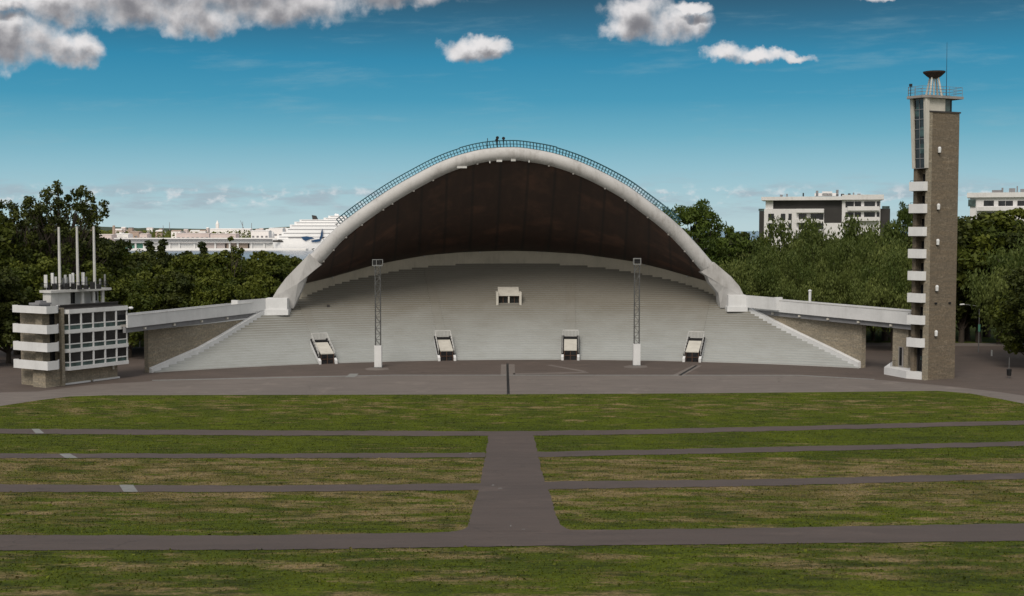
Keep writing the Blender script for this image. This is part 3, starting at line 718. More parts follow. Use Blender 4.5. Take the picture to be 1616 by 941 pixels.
# ================================================================== PRESS BUILDING (left)
A0 = (-61.3, 165.7); bd = empty('press_building', (A0[0], A0[1], 0), 'four-storey stone and white building with banded balconies and wide glazed bays, left of the stage', 'building')
L = frame(A0, (.52, .86))
b = MB(); b.box(.35, 2.6, .9, 2.3, 0, 10.1, L); b.box(0, 2.39, 0, 2.5, 0, 2.44, L); b.box(.9, 2.6, 2.31, 6, 0, 10.1, L); b.box(2.61, 12.6, .6, 6, 0, 2.2, L); b.box(2.61, 12.9, .9, 6, 2.2, 9.75, L); b.build('wall', 'stone', bd)
b = MB(); b.box(2.4, 2.9, -.35, .1, 0, 10.4, L); b.build('stone_pier', 'stone', bd)
b = MB()
for z_ in (2.7, 5.1, 7.5): b.box(1.5, 2.3, .84, .895, z_, z_+2.1, L)
b.build('balcony_door', 'glass', bd)
b = MB(); b.box(3, 7.6, .25, .58, 0, .22, L); b.box(8.1, 12.7, .25, .58, 0, .22, L); b.build('plinth', 'white_clean', bd)
for zt, zb in ((10.8, 9.85), (8.35, 7.2), (6.0, 4.85), (3.6, 2.45)):
    out = [(-.75, -1.4), (1.0, -1.4), (2.1, -.2), (2.1, 0), (-.3, 0.0), (-.3, 5.6), (-.75, 5.6)]
    b = MB(); t = .16
    # parapet ring: left face, front face, chamfer
    b.box(-.75, -.75+t, -1.4, 5.4, zb, zt, L); b.box(-.59, 1.0, -1.4, -1.4+t, zb, zt, L)
    b.prism([(1.0, -1.4), (2.1, -.2), (1.98, -.1), (.92, -1.24)], zb, zt, L)
    b.prism([(-.59, 5.4), (-.59, 5.24), (0, 5.24), (0, 5.4)], zb, zt, L)
    bal = b.build('balcony', 'white_clean', bd)
    b = MB(); b.prism([(-.585, -1.235), (.9, -1.235), (1.93, -.1), (2.38, .1), (2.38, .89), (.34, .89), (.34, 5.2), (-.585, 5.2)], zb+.02, zb+.2, L); b.build('balcony_floor', 'concrete', bal)
OB = -.6     # oriel front plane
ORL = [(2.95, .85), (2.95, -.05), (3.5, OB), (13.5, OB), (13.5, .85)]
def orring(z0, z1, g_=0, name='bay_band', m='white_clean'):
    b = MB(); b.prism([(2.95-g_, .85), (2.95-g_, -.05-g_*.5), (3.5-g_*.6, OB-g_), (13.5+g_, OB-g_), (13.5+g_, .85)], z0, z1, L); return b.build(name, m, bd)
for z0, z1 in ((9.6, 10.15), (6.96, 7.45), (4.42, 4.9), (2.0, 2.5)): orring(z0, z1, .05)
for z0, z1, zr in ((7.45, 9.6, 8.1), (4.9, 6.96, 5.52), (2.5, 4.42, 3.08)):
    bays = [((2.95, -.05), (3.5, OB))]+[((3.5+2*i, OB), (5.5+2*i, OB)) for i in range(5)]
    for bi, (p, q) in enumerate(bays):
        d = Vector((q[0]-p[0], q[1]-p[1], 0)); ln_ = d.length; d.normalize(); nn = Vector((-d.y, d.x, 0))
        def wf(a, c, z, p=p, d=d, nn=nn): return L(p[0]+d.x*a+nn.x*c, p[1]+d.y*a+nn.y*c, z)
        b = MB(); e0 = .12 if bi else .06
        b.box(0, e0, 0, .2, z0, z1, wf); b.box(ln_-e0, ln_, 0, .2, z0, z1, wf); b.box(e0, ln_-e0, .02, .2, zr-.07, zr+.07, wf); b.box(e0, ln_-e0, .02, .2, z1-.06, z1, wf)
        fr_ = b.build('window', 'white_clean', bd)
        b = MB(); b.box(e0, ln_-e0, .12, .17, zr+.07, z1-.06, wf); b.build('pane', 'glass', fr_)
        b = MB(); b.box(e0, ln_-e0, .10, .16, z0, zr-.07, wf); b.build('lower_panel', 'glass_green', fr_)
    b = MB(); b.box(13.3, 13.5, OB, .85, z0, z1, L); b.build('bay_side', 'white_clean', bd)
b = MB(); b.prism([(-.7, -1.3), (1.0, -1.3), (2.2, -.2), (3.0, .0), (3.4, -.45), (13.4, -.45), (13.2, 5.9), (-.7, 5.9)], 10.16, 10.22, L); b.box(2.9, 12.9, .6, 5.8, 10.22, 10.6, L); b.box(3.0, 12.9, .5, .62, 10.6, 10.75, L); b.build('roof', 'tar', bd)
b = MB(); b.box(-.4, 1.6, .5, 2.5, 10.9, 11.15, L); b.box(.2, 1.2, 1, 2, 11.15, 11.4, L); b.box(-.3, 1.5, .6, 2.4, 10.22, 10.9, L); b.build('roof_hatch', 'soffit', bd)
# penthouse
b = MB(); b.box(2.4, 5.6, 1.6, 3.2, 10.6, 12.35, L)
for a in (7.5, 9.4, 11.0): b.box(a, a+.4, 1.6, 1.9, 10.6, 12.35, L)
b.box(5.6, 11.3, 2.7, 3.2, 10.6, 12.35, L); pen = b.build('penthouse', 'white', bd)
b = MB(); b.box(6.2, 7.2, 2.62, 2.695, 10.7, 12.2, L); b.box(10.0, 11.0, 2.62, 2.695, 10.9, 12.1, L); b.build('window', 'glass', pen)
b = MB(); b.box(2.1, 12.3, 1.2, 3.5, 12.36, 12.68, L); b.build('penthouse_roof', 'white', bd)
b = MB()
for i in range(40):
    a = 2.3+i*9.8/39; b.tube(L(a, 1.4, 12.7), L(a, 1.4, 13.6), .022, n=4)
    if i < 8: c_ = 1.4+i*2.0/7; b.tube(L(12.1, c_, 12.7), L(12.1, c_, 13.6), .022, n=4); b.tube(L(2.3, c_, 12.7), L(2.3, c_, 13.6), .022, n=4)
for hh in (13.6, 13.15): b.tube(L(2.3, 1.4, hh), L(12.1, 1.4, hh), .03, n=4); b.tube(L(12.1, 1.4, hh), L(12.1, 3.4, hh), .03, n=4); b.tube(L(2.3, 1.4, hh), L(2.3, 3.4, hh), .03, n=4); b.tube(L(2.3, 3.4, hh), L(12.1, 3.4, hh), .03, n=4)
b.build('roof_railing', 'dark', bd, fix=False)
for px, yb, yt in ((94.5, 452, 358.5), (123, 451, 357.5), (149.5, 450, 357.5)):
    Y = 171+ (px-94)*.08; p = at(px, yb, Y); q = at(px-.7, yt, Y); b = MB(); b.tube((p.x, Y, 12.68), (p.x, Y, q.z), .21, .15, n=10); b.build('flagpole', 'white', bd)
random.seed(3)
for px, yt, w in ((72, 434, .2), (82.5, 431, .17), (87.5, 437, .17), (103, 434, .15), (111, 433, .15), (115, 431, .15), (131, 430, .2), (99.5, 439, .12), (106, 438, .12), (165.5, 433, .1), (136, 437, .1), (158, 440, .12)):
    Y = 170+(px-72)*.07; q = at(px, yt, Y); b = MB(); b.tube((q.x, Y+.25, 12.7), (q.x, Y+.25, q.z), .05, n=5); b.box(q.x-w, q.x+w, Y-.12, Y+.12, q.z-1.7, q.z); b.build('antenna_panel', 'white_clean' if w > .14 else 'steel', bd)
b = MB()
for i in range(9): Y = 170.5+i*.3; q = at(76+i*10, 447, Y); b.box(q.x-.3, q.x+.25, Y-.2, Y+.2, 12.7, 13.2+random.uniform(0, .5))
b.build('radio_equipment', 'dark', bd)
b = MB(); b.tube(L(13.5, .2, 9.6), L(14.2, -.2, 9.85), .05, n=5); b.lathe(L(14.4, -.3, 9.75), [(.05, -.15), (.3, -.1), (.35, .05), (.2, .2), (.02, .22)], 10); b.build('bracket_lamp', 'lens', bd)
b = MB(); b.tube(L(11.6, .3, 1.35), L(11.6, .3, 1.9), .16, n=8); b.build('wall_lamp', 'cream', bd)

# ================================================================== BEACON TOWER (right)
TA = gz(1459, 600.5); tw = empty('beacon_tower', (TA.x, TA.y, 0), 'tall brown brick tower with stacked white balconies and a fire bowl on top', 'tower')
T = frame((TA.x, TA.y), (.90, .43))   # a: along brick face, b: into the tower
BH = at(1461, 177, TA.y).z; SH = at(1461, 154.5, TA.y).z
b = MB(); b.box(.9, 5.5, 0, 2.8, 0, BH, T); b.box(.001, .899, 0, .5, 0, BH, T); b.box(.001, .899, 2.1, 2.8, 0, BH, T); b.build('brick_shaft', 'stone_dark', tw)
b = MB(); b.box(-.08, 5.65, -.12, 2.9, BH+.002, BH+.2, T); b.build('shaft_coping', 'tar', tw)
b = MB(); b.box(-.03, .55, -.06, -.002, 0, BH-.05, T); b.box(-.03, -.002, -.002, .48, 0, BH-.05, T); b.build('corner_pilaster', 'stone', tw)
bt = [27.35, 24.3, 21.15, 18.1, 15.05, 12.0, 8.95, 5.8]
for z in bt:
    b = MB(); t = .13
    pts = [(-.02, .03), (-.65, .2), (-1.15, 2.4), (-.02, 2.78)]
    for (a0, b0), (a1, b1) in zip(pts, pts[1:]):
        d = Vector((a1-a0, b1-b0, 0)).normalized(); n2 = Vector((d.y, -d.x, 0))*t
        b.prism([(a0, b0), (a1, b1), (a1+n2.x, b1+n2.y), (a0+n2.x, b0+n2.y)], z-1.25, z, T)
    bal = b.build('balcony', 'white_clean', tw)
    b = MB(); b.prism([(-.03, .2), (-.5, .33), (-.84, 2.25), (-.03, 2.6)], z-1.3, z-1.1, T); b.box(.0, .895, .505, 2.095, z-1.3, z-1.1, T); b.build('balcony_floor', 'concrete', bal)
    b = MB(); b.box(.82, .895, .9, 1.9, z-1.08, z+1.1, T); b.build('door', 'glass', bal)
    b = MB(); b.tube(T(-.66, .25, z+.18), T(-.98, 2.3, z+.18), .03, n=4); b.tube(T(-.66, .25, z), T(-.66, .25, z+.18), .03, n=4); b.tube(T(-.98, 2.3, z), T(-.98, 2.3, z+.18), .03, n=4); b.build('handrail', 'dark', bal, fix=False)
zt0, zt1 = at(1450, 266, 175.5).z, SH-.02
b = MB()
for b0, b1, ab_, at__ in ((-.08, .38, -.35, -.75), (2.25, 2.75, -.35, -.95)):
    b.hexa([T(-.035, b0, zt0), T(-.035, b1, zt0), T(ab_, b1, zt0), T(ab_, b0, zt0), T(-.035, b0, zt1), T(-.035, b1, zt1), T(at__, b1, zt1), T(at__, b0, zt1)])
b.build('slanting_fin', 'cream', tw)
b = MB(); b.hexa([T(-.12, .39, zt0), T(-.12, 2.24, zt0), T(-.2, 2.24, zt0), T(-.2, .39, zt0), T(-.12, .39, zt1), T(-.12, 2.24, zt1), T(-.62, 2.24, zt1), T(-.55, .39, zt1)]); gz_ = b.build('stair_glazing', 'glass', tw)
b = MB()
for i in range(8):
    t = i/7.0; z = zt0+(zt1-zt0-.15)*t; b.tube(T(-.24-.38*t, .39, z), T(-.24-.42*t, 2.24, z), .05, n=4)
b.tube(T(-.24, 1.3, zt0), T(-.64, 1.3, zt1), .04, n=4); b.build('glazing_bars', 'soffit', gz_, fix=False)
for z_, (r0, r1) in ((zt1-5.2, (.45, 1.25)), (zt1-2.4, (1.35, 2.2)), (zt1-7.5, (.45, 1.25))): t_ = (z_-zt0)/(zt1-zt0); b = MB(); b.box(-.27-.38*t_, -.22-.38*t_, r0, r1, z_, z_+1.3, T); b.build('pale_blind', 'glass_green', gz_)
b = MB(); b.box(-.033, 3.0, .15, 2.7, BH+.21, SH-.02, T); b.build('top_room', 'cream', tw)
b = MB(); b.box(3.02, 4.3, .5, .6, BH+.2, SH-.02, T); b.build('top_room_window', 'glass_green', tw)
b = MB(); b.box(4.3, 4.5, .45, .65, BH+.2, SH-.02, T); b.build('window_post', 'dark', tw)
b = MB(); b.prism([(-1.75, 2.5), (-1.3, .1), (-.3, -.45), (5.75, -.45), (5.75, 2.9), (-1.3, 2.9)], SH, SH+.34, T); b.build('roof_slab', 'concrete', tw)
RS = SH+.34
b = MB(); rp = [(-1.2, 2.75), (-1.6, 2.4), (-1.15, .15), (-.25, -.33), (5.6, -.33), (5.6, 2.75)]
for (a0, b0), (a1, b1) in zip(rp, rp[1:]+rp[:1]):
    n = max(1, int(sqrt((a1-a0)**2+(b1-b0)**2)/1.1))
    for i in range(n): b.tube(T(a0+(a1-a0)*i/n, b0+(b1-b0)*i/n, RS), T(a0+(a1-a0)*i/n, b0+(b1-b0)*i/n, RS+1.25), .03, n=4)
    for hh in (.45, .85, 1.25): b.tube(T(a0, b0, RS+hh), T(a1, b1, RS+hh), .03, n=4)
b.build('roof_railing', 'steel', tw, fix=False)
bc = at(1474, 130, TA.y+1.6); BX, BY = bc.x, TA.y+1.6
b = MB(); bz = at(1474, 123, BY).z
for i in range(4):
    a = pi/4+i*pi/2; b.tube((BX+1.15*cos(a), BY+1.15*sin(a), RS), (BX+.62*cos(a), BY+.62*sin(a), bz), .15, .12, n=6)
b.tube((BX, BY, RS), (BX, BY, bz), .12, n=6); br_ = b.build('bowl_stand', 'cream', tw)
b = MB(); b.lathe((BX, BY, bz-.1), [(.5, 0), (.9, .25), (1.45, .75), (1.5, .95), (1.3, .95), (.8, .45), (.1, .4)], 20); b.build('fire_bowl', 'rust', tw)
p = at(1493.5, 150, TA.y+2.2); q = at(1494.5, 67, TA.y+2.2); b = MB(); b.tube((p.x, p.y, RS), (q.x, q.y, q.z), .05, .02, n=5); b.build('antenna', 'dark', tw)
p = at(1437, 150, TA.y+1.0); b = MB(); b.tube((p.x, p.y, RS), (p.x, p.y, RS+1.6), .05, n=5); b.box(p.x-.18, p.x+.18, p.y-.15, p.y+.15, RS+1.3, RS+1.65); b.build('roof_lamp', 'dark', tw)
for py in (236, 326, 382, 455, 526.5):
    z = at(1478, py, TA.y).z; b = MB(); b.lathe(T(1.75, -.22, z), [(.05, -.42), (.2, -.4), (.24, .2), (.15, .38), (.02, .42)], 10); wl = b.build('wall_lamp', 'lens', tw)
    b = MB(); b.box(1.65, 1.85, -.2, -.002, z-.55, z-.44, T); b.build('lamp_bracket', 'dark', wl)
for aa in (1.75, 4.3):
    z = at(1478, 479.5, TA.y).z; b = MB(); b.box(aa-.2, aa+.2, -.12, -.002, z-.12, z+.12, T); b.build('wall_box', 'dark', tw)
# base: plinth, door, brick pillar under the walkway
pl = [gz(1395, 591), gz(1430, 597.5), gz(1459.5, 600), gz(1460, 592), gz(1410, 580)]
b = MB(); b.prism([(p.x, p.y) for p in pl], 0, 1.05); b.build('plinth', 'white_clean', tw)
b = MB(); b.box(.6, .7, .505, 2.095, 1.05, 4.4, T); ed = b.build('entrance_door', 'glass', tw)
b = MB(); b.box(.55, .595, .7, 1.0, 2.6, 3.0, T); b.box(.55, .595, 1.2, 1.45, 2.7, 3.2, T); b.build('reflection_patch', 'glass_green', ed)  # pale patches standing in for a blue-white reflection in the door
b = MB(); b.box(.5, .59, .505, .6, 1.05, 4.4, T); b.box(.5, .59, 2.0, 2.095, 1.05, 4.4, T); b.box(.5, .59, 1.06, 1.13, 1.05, 4.4, T); b.build('door_frame', 'tar', tw)
p0 = at(1408.5, 560, 182.5); p1 = at(1433, 560, 180)
d = Vector((p1.x-p0.x, p1.y-p0.y)); fr = frame((p0.x, p0.y), (d.x, d.y)); W_ = d.length
b = MB(); b.box(0, W_, 0, 1.4, 0, 6.75, fr); b.build('brick_pillar', 'stone', tw)
b = MB(); b.box(-.05, W_, -.08, 1.5, 6.753, 6.95, fr); b.build('pillar_cap', 'white_clean', tw)
b = MB(); b.box(W_*.42, W_*.72, -.12, -.01, 1.1, 4.0, fr); b.build('narrow_window_frame', 'concrete', tw)
b = MB(); b.box(W_*.49, W_*.65, -.16, -.122, 1.3, 3.9, fr); b.build('narrow_window', 'glass', tw)
b = MB()
for i in range(5): b.tube(fr(.2+i*.25, -.6, 1.05), fr(.2+i*.25, -.6, 2.0), .025, n=4)
b.tube(fr(.2, -.6, 2.0), fr(1.2, -.6, 2.0), .03, n=4); b.build('entrance_railing', 'dark', tw, fix=False)

# ================================================================== STREET LAMPS AND SMALL FITTINGS
def street_lamp(px, py_head, Y, reach, lab, grp=None, top_bulb=False):
    hd = at(px, py_head, Y); x0 = hd.x-reach
    r = empty('street_lamp', (x0, Y, 0), lab, 'street lamp')
    b = MB(); b.tube((x0, Y, 0), (x0, Y, hd.z-.35), .09, .055, n=8)
    b.tube((x0, Y, hd.z-.35), (hd.x-.25*np.sign(reach), Y, hd.z), .045, n=6); b.build('pole', 'steel', r)
    b = MB(); b.hexa([(hd.x-.4, Y-.16, hd.z-.1), (hd.x+.4, Y-.12, hd.z-.04), (hd.x+.4, Y+.12, hd.z-.04), (hd.x-.4, Y+.16, hd.z-.1), (hd.x-.3, Y-.1, hd.z+.1), (hd.x+.3, Y-.08, hd.z+.14), (hd.x+.3, Y+.08, hd.z+.14), (hd.x-.3, Y+.1, hd.z+.1)]); b.build('lamp_head', 'lens', r)
    if top_bulb:
        b = MB(); b.lathe((x0, Y, hd.z-.3), [(.05, 0), (.14, .08), (.14, .3), (.03, .36)], 8); b.build('top_lamp', 'lens', r)
        b = MB(); b.box(x0-.18, x0+.18, Y-.14, Y-.1, hd.z-4.6, hd.z-3.4); b.build('green_sign', 'green_clad', r)
street_lamp(339, 473, 222, 1.6, 'curved street lamp rising over the left walkway, nearest the arch foot')
street_lamp(309, 463, 240, .9, 'street lamp with a small white head among dark trees above left walkway')
street_lamp(6, 498, 190, .9, 'street lamp with white head at the far left edge, beyond the balconies')
street_lamp(1518.5, 480.5, 213, -2.9, 'tall street lamp with long arm left of its pole, just right of the tower', None, True)
street_lamp(1347, 468, 232, -1.0, 'street lamp head glinting among willows above the right walkway')
p = gz(1592, 597); r = empty('litter_bin', (p.x, p.y, 0), 'black bin on a thin post under the trees at far right', 'litter bin')
b = MB(); b.tube((p.x, p.y, 0), (p.x, p.y, 2.9), .04, n=6); b.build('post', 'steel', r)
b = MB(); b.lathe((p.x, p.y-.05, .35), [(.25, 0), (.3, .05), (.34, .85), (.36, .9), (.1, 1.0)], 12); b.build('bin_body', 'dark', r)
for px, py, lab in ((221, 548, 'small white bollard on lawn seen between left building and brick wing'), (1565, 562, 'small white bollard on lawn right of the tower')):
    p = gz(px, py); b = MB(); b.lathe((0, 0, 0), [(.16, 0), (.14, .1), (.14, .85), (.10, .98), (.02, 1.0)], 10); o = b.build('bollard', 'white', None); o.location = p; tag(o, lab, 'bollard')
p = at(1278, 481, 206); q = at(1278, 460, 206); b = MB(); b.tube((0, 0, 0), (0, 0, q.z), .22, n=12); b.lathe((0, 0, q.z), [(.3, 0), (.3, .15), (.05, .3)], 12); o = b.build('vent_pipe', 'white_clean', None); o.location = (p.x, 206, 0); tag(o, 'white vent pipe standing up behind the right walkway', 'vent pipe')

# ================================================================== APARTMENT BLOCKS
def apt(px0, px1, ytop, Y, full, lab):
    a = at(px0, ytop, Y); c = at(px1, ytop, Y); sc = Y/F
    r = empty('apartment_building', (a.x, Y, 0), lab, 'apartment building')
    az = atan(((px0+px1)/2-808)/F); dx, dy = cos(az), -sin(az)
    def f(x, y, z):      # x stays in survey units along the facade, which stands square to its own outlook
        t = (x-808)/F; s_ = (t*a.y-a.x)/(dx-t*dy); return (a.x+s_*dx+y*sin(az), a.y+s_*dy+y*cos(az), z)
    Z = lambda y: at(px0, y, Y).z
    zr = Z(ytop)
    if full:
        b = MB(); b.box(1205, 1327.5, 0, 15, 0, Z(330), f); b.box(1327.52, 1388, 0, 15, 0, zr-.5, f); b.build('wall', 'apt_white', r)
        b = MB(); b.box(1207, 1219, .4, 15, Z(330)+.01, Z(315), f); b.build('penthouse_wall', 'apt_white', r)
        b = MB(); b.box(1219.02, 1327.5, 1.2, 15, Z(330)+.01, Z(315), f); b.box(1299.5, 1327.4, -.05, -.002, Z(352), Z(330), f); b.build('black_facade', 'black_clad', r)
        b = MB(); b.box(1200, 1392, -1.5, 16, Z(316)+2.0-.6, zr, f) if False else b.box(1200.5, 1327.4, -1.2, 16, Z(316.5), Z(311), f); b.box(1327.42, 1393, -1.4, 16, Z(316.2), Z(308.5), f); b.build('roof', 'apt_white', r)
        b = MB(); b.box(1197, 1206.5, 1, 12, 0, Z(333), f); b.build('dark_stair_wing', 'black_clad', r)
        b = MB(); b.box(1388.1, 1404, 2, 12, 0, Z(330), f); b.build('dark_side_wing', 'black_clad', r)
        b = MB(); b.box(1391, 1403, 1.9, 2, Z(330)+.01, Z(326), f); b.box(1196, 1205, .9, 1, Z(333)+.01, Z(329.5), f); b.build('glass_balustrade', 'glass_green', r)
        for x0, x1, y0, y1 in ((1256, 1299, 330, 336), (1256, 1292, 346, 352), (1256, 1299, 362, 368), (1336, 1386, 326.5, 333), (1336, 1386, 343, 349)):
            b = MB(); b.box(x0, x1, -1.6, -.01, Z(y1), Z(y0), f); b.build('balcony', 'apt_white', r)
        # windows
        W = []
        for y0, y1 in ((338, 347), (353, 362), (368, 377)): W += [(1212, 1220, y0, y1), (1232, 1238, y0, y1), (1244, 1248, y0, y1), (1260, 1271, y0, y1-.5), (1279, 1298, y0, y1-.5)]
        for y0, y1 in ((319.5, 327.5), (336, 343)): W += [(1333.5, 1345.5, y0, y1), (1348, 1357, y0, y1), (1363, 1379, y0, y1), (1383, 1386.3, y0, y1)]
        for x0, x1, y0, y1 in W:
            b = MB(); fx = .25*F/Y; b.box(x0-fx*.5, x1+fx*.5, -.06, -.004, Z(y1)-.12, Z(y0)+.12, f); w_ = b.build('window', 'black_clad', r)
            b = MB(); b.box(x0, x1, -.09, -.062, Z(y1), Z(y0), f); b.build('pane', 'glass', w_)
        zr = Z(309.8)
        for x0, x1, h, m in ((1284, 1322, 1.1, 'apt_white'), (1296, 1312, 1.7, 'apt_white'), (1286, 1290, 2.0, 'soffit'), (1318, 1322, 2.3, 'soffit'), (1229, 1233, .6, 'soffit'), (1239, 1241, .9, 'soffit'), (1265, 1267, 1.2, 'dark'), (1326, 1331, .8, 'dark'), (1337, 1341, .9, 'dark'), (1345, 1347, 1.2, 'soffit'), (1352, 1357, .8, 'soffit')):
            b = MB(); b.box(x0, x1, 3, 7, zr+.002, zr+h*.9, f); b.build('roof_unit', m, r)
    else:
        b = MB(); b.box(1529, 1700, 0, 15, 0, Z(308), f); b.build('wall', 'apt_white', r)
        b = MB(); b.box(1524, 1700, -1.2, 16, Z(312), Z(304.5), f); b.build('roof', 'apt_white', r)
        for x0, x1, y0, y1 in ((1551, 1566, 317.5, 325), (1574, 1584, 318, 325), (1585.5, 1596, 318, 325), (1604, 1616, 318, 325), (1551, 1566, 336, 344), (1574, 1590, 336, 344)):
            b = MB(); b.box(x0-.5, x1+.5, -.06, -.004, Z(y1)-.12, Z(y0)+.12, f); w_ = b.build('window', 'black_clad', r)
            b = MB(); b.box(x0, x1, -.09, -.062, Z(y1), Z(y0), f); b.build('pane', 'glass', w_)
        b = MB(); b.box(1526, 1538, -.6, 0, Z(326), Z(315), f); b.build('glass_balustrade', 'glass_green', r)
        b = MB(); b.box(1540, 1616, -1.6, -.01, Z(333), Z(327), f); b.build('balcony', 'apt_white', r)
        for x0, x1, h in ((1563, 1580, 1.0), (1578, 1581, 1.8), (1590, 1600, 1.6), (1602, 1604, 2.4), (1608, 1616, 1.3)):
            b = MB(); b.box(x0, x1, 3, 7, Z(304.5)+.002, Z(304.5)+h, f); b.build('roof_unit', 'soffit', r)
apt(1198, 1393, 309, 430, True, 'white apartment block with black top storey seen over the willows left of the tower')
apt(1525, 1640, 304, 470, False, 'white flat-roofed apartment block top seen over trees right of the tower')

# ================================================================== PORT AND FAR SHORE
random.seed(11)
hb = MB(); prof = []
for i in range(78):
    x = -3600+i*45; prof.append((x, 20+9*sin(i*.21)+6*sin(i*.53+1)+random.uniform(-1.5, 1.5)))
rg = [[(x, 4300, -11), (x, 4400, h*.35), (x, 4650, h*.8), (x, 5000, h), (x, 6200, h*.7), (x, 7000, -11)] for x, h in prof]
hb.loft(rg, False)
struct('far_hills', hb, 'hill_green', fix=True)
q = MB(); q.box(-1500, -420, 2150, 4290, -12, -6.5); struct('harbour_quay', q, 'pink')
q = MB(); q.box(-1150, -285, 1752, 1775, -12, -7.5); struct('quay_edge', q, 'far_white')
def shed(x0, x1, y0, y1, D, depth, m, lab, roof=None, kind='warehouse', name='warehouse', windows=True, grp=None):
    a = at(x0, y0, D); c = at(x1, y1, D); zb = min(c.z, -6)
    r = empty(name, (a.x, D, zb), lab, kind, grp)
    b = MB(); b.box(a.x, c.x, D, D+depth, -7, a.z); b.build('wall', m, r)
    b = MB(); b.hexa([(a.x-.5, D-.5, a.z), (c.x+.5, D-.5, a.z), (c.x+.5, D+depth, a.z), (a.x-.5, D+depth, a.z), (a.x-.5, D+depth*.45, a.z+D*.0007), (c.x+.5, D+depth*.45, a.z+D*.0007), (c.x+.5, D+depth*.55, a.z+D*.0007), (a.x-.5, D+depth*.55, a.z+D*.0007)]); b.build('roof', roof or m, r)
    if windows:
        n = max(2, int((x1-x0)/7)); zw = a.z-(a.z+7)*.45; b = MB(); w = (c.x-a.x)/n
        for i in range(n): b.box(a.x+w*(i+.25), a.x+w*(i+.75), D-.3, D-.02, zw-1.6, zw+1.6)
        b.build('window_band', 'soffit', r)
# long ferry terminal with walkway tube on the pier
a = at(183, 377, 1800); c = at(442, 386, 1800)
r = empty('ferry_terminal', (a.x, 1800, -8), 'very long white pier terminal with thin grey roof line across the harbour', 'terminal')
b = MB(); b.box(a.x, c.x, 1800, 1825, at(200, 383.5, 1800).z, at(200, 379, 1800).z); b.build('upper_gallery', 'far_white', r)
b = MB(); b.box(a.x-2, c.x+2, 1796, 1828, at(200, 378.8, 1800).z, at(200, 377.2, 1800).z); b.build('roof', 'soffit', r)
b = MB(); b.box(a.x-2, c.x+2, 1797, 1827, at(200, 377.2, 1800).z+.01, at(200, 375.8, 1800).z); b.build('roof_parapet', 'far_white', r)
z1 = at(200, 383.6, 1800).z
for i in range(14):
    x = a.x+(c.x-a.x)*((i+.5)/14+.012*sin(i*2.3)); b = MB(); b.box(x-1.2, x+1.2, 1802, 1806, -8, z1); b.build('column', 'far_white', r)
for i, (t0, t1, m) in enumerate(((.0, .16, 'green_clad'), (.17, .5, 'far_white'), (.52, .66, 'pink'), (.67, .8, 'tan'), (.81, .99, 'far_white'))):
    b = MB(); X0 = a.x+(c.x-a.x)*t0; X1 = a.x+(c.x-a.x)*t1; b.box(X0, X1, 1804, 1822, -8, z1-.4); b.build('hall', m, r)
SH_ = [(181, 202, 370, 376, 2300, 'far_white', 'white warehouse with green lower cladding near the harbour left end'),
       (203, 219, 366.5, 376, 2500, 'tan', 'brown brick warehouse beside the white and green one'),
       (220, 232, 370, 376, 2400, 'pink', 'small pale gabled harbour shed right of brown warehouse'),
       (300, 320, 364.5, 368.5, 3000, 'far_white', 'wide white shed with low roof on the far shore, left of mast'),
       (331, 395, 362, 368, 2900, 'far_white', 'longest white shed on the far shore, below the dark ridge'),
       (278, 330, 369, 376, 2300, 'pink', 'pale pink shed row in mid harbour'),
       (332, 372, 370, 376, 2250, 'pink', 'pale pink shed right of the mid harbour row'),
       (396, 424, 365, 374, 2300, 'far_white', 'white hangar with domed roof left of the cruise ship'),
       (154, 176, 371, 377, 2200, 'pink', 'pink shed beside the tallest left tree top'),
       (424, 446, 361, 372, 2450, 'far_white', 'white block behind the cruise ship bow')]
for x0, x1, y0, y1, D, m, lab in SH_: shed(x0, x1, y0, y1, D, 30, m, lab)
a = at(181, 373, 2298); c = at(202, 376, 2298)
b = MB(); b.box(0, c.x-a.x, 0, 1, 0, 6); o = b.build('green_fence', 'green_clad', None); o.location = (a.x, 2290, -6.5); tag(o, 'green hoarding in front of white harbour warehouse', 'hoarding')
a = at(179.5, 356, 2280); b = MB(); b.tube((0, 0, 0), (0, 0, a.z+7), 3, 2.2, n=12); o = b.build('chimney_stack', 'tan', None); o.location = (a.x, 2280, -7); tag(o, 'brown brick chimney left of the harbour warehouses', 'chimney')
for i in range(46):       # small pale houses and halls scattered over the far shore
    px = random.uniform(120, 460); D = random.uniform(2600, 4200); py = random.uniform(359.5, 369); w = random.uniform(5, 22); h = random.uniform(4, 9)
    a = at(px, py, D); b = MB(); b.box(0, w, 0, 14, 0, h)
    rf = MB(); rf.add([(-.5, -.5, h), (w+.5, -.5, h), (w+.5, 14.5, h), (-.5, 14.5, h), (0, 7, h+2.5), (w, 7, h+2.5)], [(0, 1, 5, 4), (2, 3, 4, 5), (1, 2, 5), (3, 0, 4)])
    r = empty('far_house', (a.x, D, -11), 'small pale building among trees on the far shore', 'house', 'small pale buildings on the far shore')
    for mb_, nm, m in ((b, 'wall', random.choice(['far_white', 'pink', 'tan', 'far_white'])), (rf, 'roof', random.choice(['tan', 'pink', 'soffit', 'far_white']))):
        z0 = a.z-h; mb_.v = [(x+a.x, y+D, z+z0) for x, y, z in mb_.v]
        if nm == 'wall': mb_.box(a.x, a.x+w, D+.1, D+13.9, -11, z0)
        mb_.build(nm, m, r)
